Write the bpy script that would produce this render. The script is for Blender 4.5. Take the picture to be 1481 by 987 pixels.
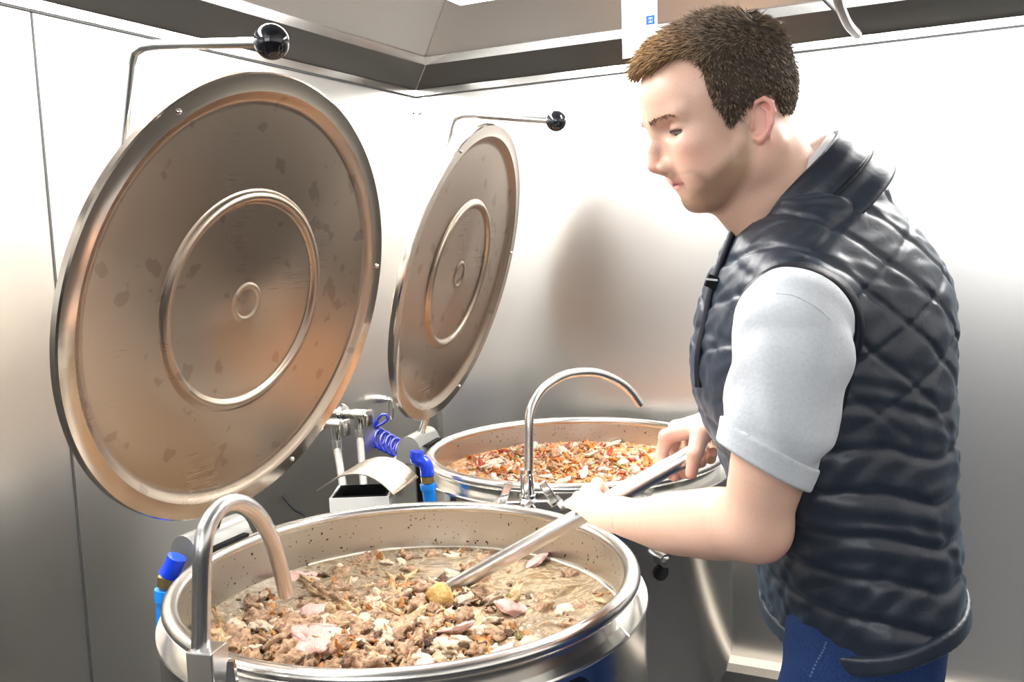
import bpy, bmesh, math, random
import numpy as np
from mathutils import Vector, Matrix, noise as mnoise

for _o in list(bpy.data.objects):
    bpy.data.objects.remove(_o, do_unlink=True)
SC = bpy.context.scene
COL = SC.collection
rng = random.Random(7)

# ------------------------------------------------------------------ camera
CAM_H = 1.41
PITCH = math.radians(6.33)
ROLL = 0.037
cd = bpy.data.cameras.new('camera')
cd.sensor_fit = 'HORIZONTAL'
cd.sensor_width = 36.0
cd.lens = 36.0 * 1334.0 / 1481.0
cd.clip_start = 0.02
cam = bpy.data.objects.new('camera', cd)
COL.objects.link(cam)
cam.matrix_world = (Matrix.Translation((0, 0, CAM_H)) @ Matrix.Rotation(math.pi / 2 - PITCH, 4, 'X')
                    @ Matrix.Rotation(-ROLL, 4, 'Z'))
SC.camera = cam

# ------------------------------------------------------------------ view + world
vs = SC.view_settings
vs.view_transform = 'Standard'
vs.look = 'None'
vs.gamma = 1.0
vs.use_curve_mapping = False
vs.exposure = 0.5
W = bpy.data.worlds.new('world')
SC.world = W
W.use_nodes = True
W.node_tree.nodes['Background'].inputs[0].default_value = (0.9, 0.95, 1.0, 1)
W.node_tree.nodes['Background'].inputs[1].default_value = 0.25


def area(name, loc, target, sx, sy, power, col=(1, 1, 1)):
    l = bpy.data.lights.new(name, 'AREA')
    l.shape = 'RECTANGLE'
    l.size, l.size_y = sx, sy
    l.energy = power
    l.color = col
    o = bpy.data.objects.new(name, l)
    COL.objects.link(o)
    o.location = loc
    d = Vector(target) - Vector(loc)
    o.rotation_euler = d.to_track_quat('-Z', 'Y').to_euler()
    return o


# ceiling panel lamps of the kitchen (the room goes on behind the camera)
area('ceiling_panel_light', (-0.2, -0.6, 2.66), (-0.2, -0.6, 0), 1.4, 1.4, 70, (1.0, 0.97, 0.93))
area('ceiling_panel_light', (1.2, 0.9, 2.66), (1.2, 0.9, 0), 1.0, 1.0, 40, (1.0, 0.97, 0.93))

FRONT_FILL_POWER = 14
# ------------------------------------------------------------------ room frame
TH = 0.459
CN = Vector((-0.268, 2.886))
AU = Vector((math.cos(TH), -math.sin(TH)))      # along the back wall
AV = Vector((-math.sin(TH), -math.cos(TH)))     # along the left wall, out of the corner


def rw(u, v, z):
    p = CN + AU * u + AV * v
    return Vector((p.x, p.y, z))


# ------------------------------------------------------------------ helpers
def sight(px, py, Y):
    """world point at forward distance Y on the sight line through photograph position px, py"""
    a, b = px - 740.5, py - 493.5
    c, s = math.cos(ROLL), math.sin(ROLL)
    a, b = c * a - s * b, s * a + c * b
    x, y = a / 1334.0, -b / 1334.0
    d = Vector((x, math.cos(PITCH) + y * math.sin(PITCH), -math.sin(PITCH) + y * math.cos(PITCH)))
    return d * (Y / d.y) + Vector((0, 0, CAM_H))


def link(o, parent=None):
    COL.objects.link(o)
    if parent:
        o.parent = parent
    return o


def tag(o, label=None, cat=None, group=None, kind=None):
    if label: o['label'] = label
    if cat: o['category'] = cat
    if group: o['group'] = group
    if kind: o['kind'] = kind
    return o


def empty(name, loc, label=None, cat=None, group=None):
    o = bpy.data.objects.new(name, None)
    o.empty_display_size = 0.05
    COL.objects.link(o)
    o.location = loc
    return tag(o, label, cat, group)


class MB:
    """collects shapes (world coordinates) into one mesh object"""
    def __init__(self):
        self.v, self.f = [], []

    def add(self, verts, faces):
        k = len(self.v)
        self.v += [tuple(p) for p in verts]
        self.f += [[i + k for i in f] for f in faces]
        return self

    def box(self, c, s, M=None, bev=0.0):
        bm = bmesh.new()
        bmesh.ops.create_cube(bm, size=1)
        for v in bm.verts:
            v.co = Vector((v.co.x * s[0], v.co.y * s[1], v.co.z * s[2]))
        if bev:
            bmesh.ops.bevel(bm, geom=bm.edges[:], offset=bev, segments=2, affect='EDGES', profile=0.6)
        R = M if M else Matrix.Identity(3)
        bm.verts.index_update()
        self.add([R @ v.co + Vector(c) for v in bm.verts], [[v.index for v in f.verts] for f in bm.faces])
        bm.free()
        return self

    def lathe(self, prof, M=None, seg=48, close=False):
        """prof: (r, z) pairs"""
        M = M or Matrix.Identity(4)
        vs_, fs = [], []
        rings = []
        for r, z in prof:
            if r < 1e-6:
                rings.append([len(vs_)] * seg)
                vs_.append(M @ Vector((0, 0, z)))
            else:
                rings.append(list(range(len(vs_), len(vs_) + seg)))
                for i in range(seg):
                    a = 2 * math.pi * i / seg
                    vs_.append(M @ Vector((r * math.cos(a), r * math.sin(a), z)))
        n = len(rings)
        for k in range(n if close else n - 1):
            A, B = rings[k], rings[(k + 1) % n]
            for i in range(seg):
                j = (i + 1) % seg
                q = [A[i], A[j], B[j], B[i]]
                u = []
                for t in q:
                    if t not in u: u.append(t)
                if len(u) > 2: fs.append(u)
        return self.add(vs_, fs)

    def tube(self, pts, r, seg=12, cap=True):
        pts = [Vector(p) for p in pts]
        n = len(pts)
        rad = r if isinstance(r, (list, tuple)) else [r] * n
        t0 = (pts[1] - pts[0]).normalized()
        up = Vector((0, 0, 1)) if abs(t0.z) < 0.9 else Vector((1, 0, 0))
        nx = t0.cross(up).normalized()
        vs_, fs = [], []
        for i in range(n):
            t = (pts[min(i + 1, n - 1)] - pts[max(i - 1, 0)]).normalized()
            nx = (nx - t * nx.dot(t)).normalized()
            ny = t.cross(nx)
            for k in range(seg):
                a = 2 * math.pi * k / seg
                vs_.append(pts[i] + (nx * math.cos(a) + ny * math.sin(a)) * rad[i])
        for i in range(n - 1):
            for k in range(seg):
                j = (k + 1) % seg
                fs.append([i * seg + k, i * seg + j, (i + 1) * seg + j, (i + 1) * seg + k])
        if cap:
            fs.append(list(range(seg))[::-1])
            fs.append(list(range((n - 1) * seg, n * seg)))
        return self.add(vs_, fs)

    def ball(self, c, r, sub=3, sc=(1, 1, 1)):
        bm = bmesh.new()
        bmesh.ops.create_icosphere(bm, subdivisions=sub, radius=r)
        bm.verts.index_update()
        self.add([Vector((v.co.x * sc[0], v.co.y * sc[1], v.co.z * sc[2])) + Vector(c) for v in bm.verts],
                 [[v.index for v in f.verts] for f in bm.faces])
        bm.free()
        return self

    def prism(self, poly, h0, h1, M):
        """poly in local xy, extruded along local z"""
        n = len(poly)
        vs_ = [M @ Vector((x, y, h0)) for x, y in poly] + [M @ Vector((x, y, h1)) for x, y in poly]
        fs = [list(range(n))[::-1], list(range(n, 2 * n))]
        fs += [[i, (i + 1) % n, n + (i + 1) % n, n + i] for i in range(n)]
        return self.add(vs_, fs)

    def build(self, name, mat, parent=None, smooth=None, base=None):
        me = bpy.data.meshes.new(name)
        L = Vector((0, 0, 0))
        if parent:
            q = parent
            while q:
                L = L + q.matrix_basis.translation
                q = q.parent
        elif base is not None:
            L = Vector(base)
        me.from_pydata([tuple(Vector(p) - L) for p in self.v] if L.length else self.v, [], self.f)
        bm = bmesh.new()
        bm.from_mesh(me)
        bmesh.ops.recalc_face_normals(bm, faces=bm.faces[:])
        bm.to_mesh(me)
        bm.free()
        me.materials.append(mat)
        if smooth is not None:
            for p in me.polygons: p.use_smooth = True
            me.set_sharp_from_angle(angle=math.radians(smooth))
        o = bpy.data.objects.new(name, me)
        if base is not None and not parent:
            o.location = L
        return link(o, parent)


def smooth_path(pts, n=8):
    P = [Vector(p) for p in pts]
    P = [P[0] * 2 - P[1]] + P + [P[-1] * 2 - P[-2]]
    out = []
    for i in range(1, len(P) - 2):
        a, b, c, d = P[i - 1:i + 3]
        for k in range(n):
            t = k / n
            out.append(0.5 * ((2 * b) + (c - a) * t + (2 * a - 5 * b + 4 * c - d) * t * t
                              + (3 * b - a - 3 * c + d) * t ** 3))
    out.append(P[-2])
    return out


def zrot(ax, ay):
    """3x3 with local x along (ax, ay)"""
    x = Vector((ax, ay, 0)).normalized()
    return Matrix((x, Vector((-x.y, x.x, 0)), Vector((0, 0, 1)))).transposed()


# ------------------------------------------------------------------ materials
def newmat(name):
    m = bpy.data.materials.new(name)
    m.use_nodes = True
    nt = m.node_tree
    return m, nt, nt.nodes['Principled BSDF']


def node(nt, kind, **kw):
    n = nt.nodes.new(kind)
    for k, v in kw.items():
        if k.startswith('i_'):
            n.inputs[k[2:].replace('_', ' ')].default_value = v
        else:
            setattr(n, k, v)
    return n


def plain(name, col, rough=0.5, metal=0.0, spec=0.5, var=0.0, scale=30, bump=0.0, **kw):
    m, nt, b = newmat(name)
    b.inputs['Base Color'].default_value = (*col, 1)
    b.inputs['Roughness'].default_value = rough
    b.inputs['Metallic'].default_value = metal
    b.inputs['Specular IOR Level'].default_value = spec
    for k, v in kw.items():
        b.inputs[k.replace('_', ' ')].default_value = v
    tc = node(nt, 'ShaderNodeTexCoord')
    nz = node(nt, 'ShaderNodeTexNoise', i_Scale=scale, i_Detail=5.0)
    nt.links.new(tc.outputs['Object'], nz.inputs['Vector'])
    if var:
        r = node(nt, 'ShaderNodeValToRGB')
        r.color_ramp.elements[0].position = 0.3
        r.color_ramp.elements[1].position = 0.7
        r.color_ramp.elements[0].color = (*[c * (1 - var) for c in col], 1)
        r.color_ramp.elements[1].color = (*[min(1, c * (1 + var)) for c in col], 1)
        nt.links.new(nz.outputs['Fac'], r.inputs[0])
        nt.links.new(r.outputs[0], b.inputs['Base Color'])
    if bump:
        bp = node(nt, 'ShaderNodeBump', i_Strength=bump, i_Distance=0.002)
        nt.links.new(nz.outputs['Fac'], bp.inputs['Height'])
        nt.links.new(bp.outputs[0], b.inputs['Normal'])
    return m


def steel(name, col=(0.62, 0.6, 0.57), rough=0.28, stretch=(120, 120, 2), bump=0.05, rvar=0.1, stain=None,
          specks=None, rotz=0.0, smear=0.12):
    """brushed stainless: noise drawn out along the brushing; stain = (colour, amount, scale)"""
    m, nt, b = newmat(name)
    b.inputs['Metallic'].default_value = 1.0
    tc = node(nt, 'ShaderNodeTexCoord')
    mp = node(nt, 'ShaderNodeMapping')
    mp.inputs['Scale'].default_value = stretch
    mp.inputs['Rotation'].default_value = (0, 0, rotz)
    nz = node(nt, 'ShaderNodeTexNoise', i_Scale=3.0, i_Detail=6.0, i_Roughness=0.7)
    nt.links.new(tc.outputs['Object'], mp.inputs['Vector'])
    nt.links.new(mp.outputs[0], nz.inputs['Vector'])
    mr = node(nt, 'ShaderNodeMapRange')
    mr.inputs['To Min'].default_value = rough - rvar
    mr.inputs['To Max'].default_value = rough + rvar
    nt.links.new(nz.outputs['Fac'], mr.inputs['Value'])
    # slow smears of roughness from wiping
    nz2 = node(nt, 'ShaderNodeTexNoise', i_Scale=4.0, i_Detail=3.0)
    nt.links.new(tc.outputs['Object'], nz2.inputs['Vector'])
    ad = node(nt, 'ShaderNodeMath', operation='MULTIPLY_ADD')
    ad.inputs[1].default_value = smear
    ad.inputs[2].default_value = -smear / 2
    nt.links.new(nz2.outputs['Fac'], ad.inputs[0])
    ad2 = node(nt, 'ShaderNodeMath', operation='ADD', use_clamp=True)
    nt.links.new(mr.outputs[0], ad2.inputs[0])
    nt.links.new(ad.outputs[0], ad2.inputs[1])
    nt.links.new(ad2.outputs[0], b.inputs['Roughness'])
    src = None
    if stain:
        sc, am, ss = stain
        nz3 = node(nt, 'ShaderNodeTexNoise', i_Scale=ss, i_Detail=2.0, i_Roughness=0.45)
        nt.links.new(tc.outputs['Object'], nz3.inputs['Vector'])
        rp = node(nt, 'ShaderNodeValToRGB')
        rp.color_ramp.elements[0].position = am
        rp.color_ramp.elements[0].color = (0, 0, 0, 1)
        rp.color_ramp.elements[1].position = am + 0.03
        rp.color_ramp.elements[1].color = (1, 1, 1, 1)
        nt.links.new(nz3.outputs['Fac'], rp.inputs[0])
        mx = node(nt, 'ShaderNodeMix', data_type='RGBA')
        mx.inputs[6].default_value = (*col, 1)
        mx.inputs[7].default_value = (*sc, 1)
        nt.links.new(rp.outputs[0], mx.inputs[0])
        src = mx.outputs[2]
    if specks:
        vo = node(nt, 'ShaderNodeTexNoise', i_Scale=specks[1], i_Detail=1.0)
        nt.links.new(tc.outputs['Object'], vo.inputs['Vector'])
        rp = node(nt, 'ShaderNodeValToRGB')
        rp.color_ramp.elements[0].position = specks[2]
        rp.color_ramp.elements[0].color = (0, 0, 0, 1)
        rp.color_ramp.elements[1].position = specks[2] + 0.03
        nt.links.new(vo.outputs['Fac'], rp.inputs[0])
        mx = node(nt, 'ShaderNodeMix', data_type='RGBA')
        mx.inputs[6].default_value = (*col, 1)
        mx.inputs[7].default_value = (*specks[0], 1)
        if src: nt.links.new(src, mx.inputs[6])
        nt.links.new(rp.outputs[0], mx.inputs[0])
        src = mx.outputs[2]
    if src:
        nt.links.new(src, b.inputs['Base Color'])
    else:
        b.inputs['Base Color'].default_value = (*col, 1)
    bp = node(nt, 'ShaderNodeBump', i_Strength=bump, i_Distance=0.001)
    nt.links.new(nz.outputs['Fac'], bp.inputs['Height'])
    nt.links.new(bp.outputs[0], b.inputs['Normal'])
    return m


def emis(name, col, s):
    m, nt, b = newmat(name)
    b.inputs['Base Color'].default_value = (*col, 1)
    b.inputs['Emission Color'].default_value = (*col, 1)
    b.inputs['Emission Strength'].default_value = s
    return m


M_WALL = steel('wall_steel', (0.68, 0.665, 0.64), 0.32, (40, 40, 1.0), 0.0, 0.0, smear=0.015)
M_HOOD = steel('hood_steel', (0.80, 0.78, 0.765), 0.34, (2, 60, 60), 0.04, 0.05)
M_GUTTER = steel('shade_toned_gutter_steel', (0.16, 0.158, 0.15), 0.34, (2, 60, 60), 0.04, 0.05)  # dark underside of the gutter: its shade is put into the steel colour
M_LID = steel('lid_steel', (0.39, 0.32, 0.255), 0.29, (3, 170, 60), 0.0, 0.025, stain=((0.31, 0.25, 0.20), 0.64, 24.0))
_b = M_LID.node_tree.nodes['Principled BSDF']
_b.inputs['Anisotropic'].default_value = 0.65
_t = node(M_LID.node_tree, 'ShaderNodeTangent', direction_type='RADIAL', axis='Z')
M_LID.node_tree.links.new(_t.outputs[0], _b.inputs['Tangent'])
M_LIDRIM = steel('lid_rim_steel', (0.56, 0.50, 0.43), 0.17, (20, 20, 20), 0.02, 0.03)
M_KET = steel('kettle_steel', (0.60, 0.595, 0.57), 0.19, (3, 3, 130), 0.03, 0.04)
M_KETIN = steel('kettle_inner_steel', (0.62, 0.605, 0.57), 0.32, (3, 3, 130), 0.06, 0.06,
                specks=((0.10, 0.055, 0.03), 150.0, 0.70))
M_RIM = steel('rim_steel', (0.76, 0.745, 0.72), 0.22, (20, 20, 20), 0.02, 0.04)
M_TUBE = plain('tube_satin_steel', (0.66, 0.655, 0.645), 0.27, 1.0, var=0.05, scale=40)
M_CHROME = plain('chrome', (0.78, 0.77, 0.75), 0.1, 1.0)
M_BLACKBALL = plain('black_knob_plastic', (0.008, 0.009, 0.012), 0.12, 0.0, 0.6)
M_BLACK = plain('black_rubber', (0.008, 0.008, 0.009), 0.7, 0.0, 0.2)
M_GREY = plain('grey_painted_metal', (0.26, 0.257, 0.245), 0.35, 0.6, var=0.06, scale=20)
M_BLUE = plain('blue_plastic', (0.005, 0.045, 0.62), 0.2, 0.0, 0.6)
M_BLUE2 = plain('light_blue_plastic', (0.01, 0.22, 0.75), 0.25, 0.0, 0.6)
M_BLUEC = plain('blue_cable_sheath', (0.006, 0.02, 0.33), 0.18, 0.0, 0.6, Coat_Weight=0.6)
M_BRASS = plain('brass_ring', (0.55, 0.42, 0.18), 0.3, 1.0)
M_BRAID = plain('braided_hose_metal', (0.30, 0.29, 0.27), 0.45, 0.6, var=0.3, scale=400, bump=0.5)
M_WHITEBOX = plain('white_painted_box', (0.52, 0.52, 0.50), 0.35, 0.0, var=0.04)
M_PAPER = plain('white_paper', (0.86, 0.87, 0.88), 0.7)
M_PAPERBLUE = plain('blue_print', (0.005, 0.12, 0.5), 0.6)
M_FLOOR = plain('dark_floor_tile', (0.025, 0.025, 0.026), 0.5, var=0.3, scale=8)
M_PLASTER = plain('pale_plaster', (0.80, 0.79, 0.77), 0.8, var=0.03, scale=5)
M_SEAM = plain('dark_joint', (0.03, 0.03, 0.03), 0.6)
M_LEDGE = plain('pale_sealed_edge', (0.74, 0.66, 0.56), 0.4, var=0.05)
M_LAMP = emis('lamp_diffuser', (1.0, 0.98, 0.95), 6.0)

# ------------------------------------------------------------------ room shell
RWM = Matrix((Vector((AU.x, AU.y, 0)), Vector((AV.x, AV.y, 0)), Vector((0, 0, 1)))).transposed()


def slab(name, u0, u1, v0, v1, z0, z1, mat, kind='structure', parent=None, bev=0.0):
    m = MB()
    m.box(rw((u0 + u1) / 2, (v0 + v1) / 2, (z0 + z1) / 2), (u1 - u0, v1 - v0, z1 - z0), RWM, bev)
    o = m.build(name, mat, parent)
    if kind: o['kind'] = kind
    return o


ROOM_U, ROOM_V, ROOM_H = 3.6, 5.2, 2.7
slab('floor', -0.15, ROOM_U, -0.15, ROOM_V, -0.1, 0.0, M_FLOOR)
slab('ceiling', -0.15, ROOM_U, -0.15, ROOM_V, ROOM_H, ROOM_H + 0.1, M_PLASTER)
slab('wall_left', -0.1, 0.0, -0.1, ROOM_V, 0.0, ROOM_H, M_WALL)
slab('wall_back', 0.0, ROOM_U, -0.1, 0.0, 0.0, ROOM_H, M_WALL)
slab('wall_right', ROOM_U, ROOM_U + 0.1, -0.1, ROOM_V, 0.0, ROOM_H, M_PLASTER)
slab('wall_front', -0.1, ROOM_U + 0.1, ROOM_V, ROOM_V + 0.1, 0.0, ROOM_H, M_PLASTER)
# unseen dark bands, added to darken what the steel walls reflect
M_DARKBAND = plain('added_dark_band', (0.022, 0.022, 0.024), 0.45, var=0.2, scale=8)
slab('trim_6', -0.0, ROOM_U, ROOM_V - 0.012, ROOM_V, 0.0, 1.25, M_DARKBAND)
slab('trim_7', ROOM_U - 0.012, ROOM_U, 0.0, ROOM_V - 0.012, 0.0, 1.25, M_DARKBAND)
# unseen window added behind the camera as front fill light
win = empty('added_window_1', rw(1.7, ROOM_V, 1.3))
win['kind'] = 'structure'
for cu, cz, su, sz in ((1.7, 1.32, 2.2, 0.05), (1.7, 2.58, 2.2, 0.05), (0.62, 1.95, 0.05, 1.3), (2.78, 1.95, 0.05, 1.3), (1.7, 1.95, 0.04, 1.3)):
    MB().box(rw(cu, ROOM_V - 0.02, cz), (su, 0.05, sz), RWM).build('added_window_frame', M_WHITEBOX, win)
for cu in (1.15, 2.25):
    MB().box(rw(cu, ROOM_V - 0.012, 1.95), (1.06, 0.012, 1.22), RWM).build('added_window_pane', emis('added_pane_glow', (0.93, 0.97, 1.0), 2.0), win)
_w = area('added_front_fill', rw(1.7, ROOM_V - 0.06, 1.95), rw(1.7, 0, 1.95), 2.1, 1.22, FRONT_FILL_POWER, (0.95, 0.98, 1.0))
# corner cover strips, wall-sheet joints
m = MB()
m.box(rw(0.022, 0.0015, 0.94), (0.044, 0.003, 1.86), RWM)
m.box(rw(0.0015, 0.022, 0.94), (0.003, 0.044, 1.86), RWM)
tag(m.build('trim_1', M_RIM), kind='structure')
m = MB()
for u, v in ((0.018, 0.004), (0.004, 0.018)):
    m.ball(rw(u, v, 1.80), 0.0032, 2)
tag(m.build('trim_2', M_SEAM), kind='structure')
for k, (uu, vv) in enumerate(((None, 1.30), (1.115, None))):
    m = MB()
    if uu is None:
        m.box(rw(0.0, vv, 0.93), (0.004, 0.004, 1.86), RWM)
    else:
        m.box(rw(uu, 0.0, 0.93), (0.004, 0.004, 1.86), RWM)
    tag(m.build('trim_%d' % (3 + k), M_SEAM), kind='structure')
# raised panel of the back wall beyond the joint
slab('trim_5', 1.125, ROOM_U, 0.0, 0.006, 0.3, 1.82, M_WALL)
# low sealed ledge along the foot of the back wall
slab('baseboard_back', 0.0, ROOM_U, 0.0, 0.05, 0.205, 0.230, M_LEDGE)
slab('baseboard_left', 0.0, 0.05, 0.05, ROOM_V, 0.205, 0.230, M_LEDGE)

# ------------------------------------------------------------------ extractor hood over both walls
HZ = 1.87
HWID = 0.10
LIPH = 0.072
hood = empty('extractor_hood', rw(0, 0, HZ), 'brushed steel extractor hood lining the top of both walls', 'hood')
RUN, RISE = 0.75, 0.40
GR = 0.05            # rise of the gutter's sloping underside
UL, VL = 2.3, 3.4


def mit(d, z, along_u, far):
    """point on the mitre (far False) or far end, offset d from the walls"""
    if along_u: return rw(UL if far else d, d, z)
    return rw(d, VL if far else d, z)


for nm, prof in (('flange_joint', [(0.0, HZ - 0.0225), (0.005, HZ - 0.0225), (0.005, HZ - 0.0185), (0.0, HZ - 0.0185)]),
                 ('wall_flange', [(0.0, HZ - 0.0185), (0.008, HZ - 0.0185), (0.008, HZ), (0.0, HZ)]),
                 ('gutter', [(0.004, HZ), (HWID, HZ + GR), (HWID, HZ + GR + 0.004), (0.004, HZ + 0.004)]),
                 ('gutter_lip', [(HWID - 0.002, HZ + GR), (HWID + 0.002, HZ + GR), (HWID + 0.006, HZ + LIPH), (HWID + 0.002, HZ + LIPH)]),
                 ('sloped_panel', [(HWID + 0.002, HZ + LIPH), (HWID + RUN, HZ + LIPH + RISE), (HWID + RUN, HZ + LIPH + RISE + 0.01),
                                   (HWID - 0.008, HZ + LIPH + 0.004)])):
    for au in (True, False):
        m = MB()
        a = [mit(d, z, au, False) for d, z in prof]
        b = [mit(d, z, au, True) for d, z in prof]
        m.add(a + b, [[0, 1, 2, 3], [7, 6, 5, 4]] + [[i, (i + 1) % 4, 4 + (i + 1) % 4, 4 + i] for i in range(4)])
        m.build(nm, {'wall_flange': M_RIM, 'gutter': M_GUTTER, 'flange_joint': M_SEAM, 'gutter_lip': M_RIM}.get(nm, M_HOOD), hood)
m = MB()   # welded mitre seam
m.tube([rw(0.01, 0.01, HZ + 0.003), rw(HWID, HWID, HZ + GR - 0.001), rw(HWID + 0.004, HWID + 0.004, HZ + LIPH),
        rw(HWID + RUN, HWID + RUN, HZ + LIPH + RISE - 0.002)], 0.0025, 6)
m.build('mitre_seam', M_RIM, hood)
# top closing sheet of the hood
m = MB()
m.box(rw((HWID + RUN + UL) / 2, (HWID + RUN + VL) / 2, HZ + LIPH + RISE + 0.02), (UL - HWID - RUN, VL - HWID - RUN, 0.01), RWM)
m.build('roof_sheet', M_HOOD, hood)

# strip lamps inside the hood
def hood_lamp(u0, u1, v0, v1, z, power, label):
    L = empty('hood_lamp', rw((u0 + u1) / 2, (v0 + v1) / 2, z), label, 'lamp')
    m = MB()
    m.box(rw((u0 + u1) / 2, (v0 + v1) / 2, z + 0.03), (u1 - u0, v1 - v0, 0.06), RWM, 0.004)
    m.build('housing', M_HOOD, L)
    m = MB()
    m.box(rw((u0 + u1) / 2, (v0 + v1) / 2, z - 0.003), (u1 - u0 - 0.03, v1 - v0 - 0.03, 0.006), RWM)
    m.build('diffuser', M_LAMP, L)
    for s in (0.15, 0.85):
        m = MB()
        if (u1 - u0) > (v1 - v0): p = rw(u0 + (u1 - u0) * s, (v0 + v1) / 2, z + 0.05)
        else: p = rw((u0 + u1) / 2, v0 + (v1 - v0) * s, z + 0.05)
        m.tube([p, p + Vector((0, 0, HZ + LIPH + RISE + 0.02 - z - 0.05))], 0.006, 8)
        m.build('hanger', M_HOOD, L)
    o = area('hood_lamp_light', rw((u0 + u1) / 2, (v0 + v1) / 2, z - 0.012), rw((u0 + u1) / 2, (v0 + v1) / 2, 0), 0.1, 0.1, power,
             (1.0, 0.98, 0.95))
    o.data.size = u1 - u0
    o.data.size_y = v1 - v0
    o.rotation_euler = (0, 0, -TH)
    return L


hood_lamp(0.36, 0.50, 0.36, 2.3, 2.00, 40, 'long strip lamp hung inside the hood along the left wall')
hood_lamp(1.10, 2.2, 0.52, 0.66, 2.06, 34, 'long strip lamp hung inside the hood along the back wall')



def on_plane(px, py, P, n):
    o = Vector((0, 0, CAM_H))
    d = (sight(px, py, 1.0) - o)
    return o + d * ((P - o).dot(n) / d.dot(n))


AU3 = Vector((AU.x, AU.y, 0))
AV3 = Vector((AV.x, AV.y, 0))
NB = on_plane(926, 82, rw(0, HWID + 0.20, 0), AV3)          # foot of the sheet, hung from the sloping panel
NUP = Vector((0, 0, 1))
MN = Matrix((AU3, NUP, AU3.cross(NUP))).transposed()
NF = MN @ Vector((0, 0, 1))
if NF.dot(AV3) < 0: NF = -NF
NHT = HZ + LIPH + 0.20 * RISE / RUN - NB.z - 0.002
pc = NB + NUP * NHT / 2
notice = empty('notice_sheet', NB, 'small white notice sheet with a blue square emblem hanging from the hood panel', 'notice')
m = MB()
m.box(pc, (0.088, NHT, 0.001), MN)
m.build('sheet', M_PAPER, notice)
ec = on_plane(941, 29, pc, NF) + NF * 0.0015
m = MB()
for dx, dy, sx, sy in ((-0.008, 0, 0.004, 0.02), (0.008, 0, 0.004, 0.02), (0, -0.008, 0.02, 0.004), (0, 0.008, 0.02, 0.004),
                       (-0.0035, 0, 0.002, 0.009), (0.0035, 0, 0.002, 0.009), (0, 0, 0.006, 0.002)):
    m.box(ec + AU3 * dx + NUP * dy, (sx, sy, 0.0008), MN)
m.build('emblem', M_PAPERBLUE, notice)
m = MB()
m.tube([sight(1180, -12, 1.75), sight(1226, 34, 1.85)], 0.003, 8)
m.build('brace_rod', M_SEAM, hood)
m = MB()
m.tube(smooth_path([sight(1206, -25, 1.70), sight(1214, 6, 1.74), sight(1226, 34, 1.82), sight(1240, 50, 1.90)]), 0.009, 10)
m.build('conduit', M_TUBE, hood)

# ------------------------------------------------------------------ tilting kettles with open lids
K1 = Vector((-0.176, 1.388, 0.0))
K2 = Vector((0.141, 2.178, 0.0))
RIMZ = 0.9


def lid_frame(C, az, el):
    az, el = math.radians(az), math.radians(el)
    n = Vector((math.cos(az) * math.cos(el), math.sin(az) * math.cos(el), math.sin(el)))
    x = Vector((0, 0, 1)).cross(n).normalized()
    y = n.cross(x)
    M = Matrix((x, y, n)).transposed().to_4x4()
    M.translation = C
    return M


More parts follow.
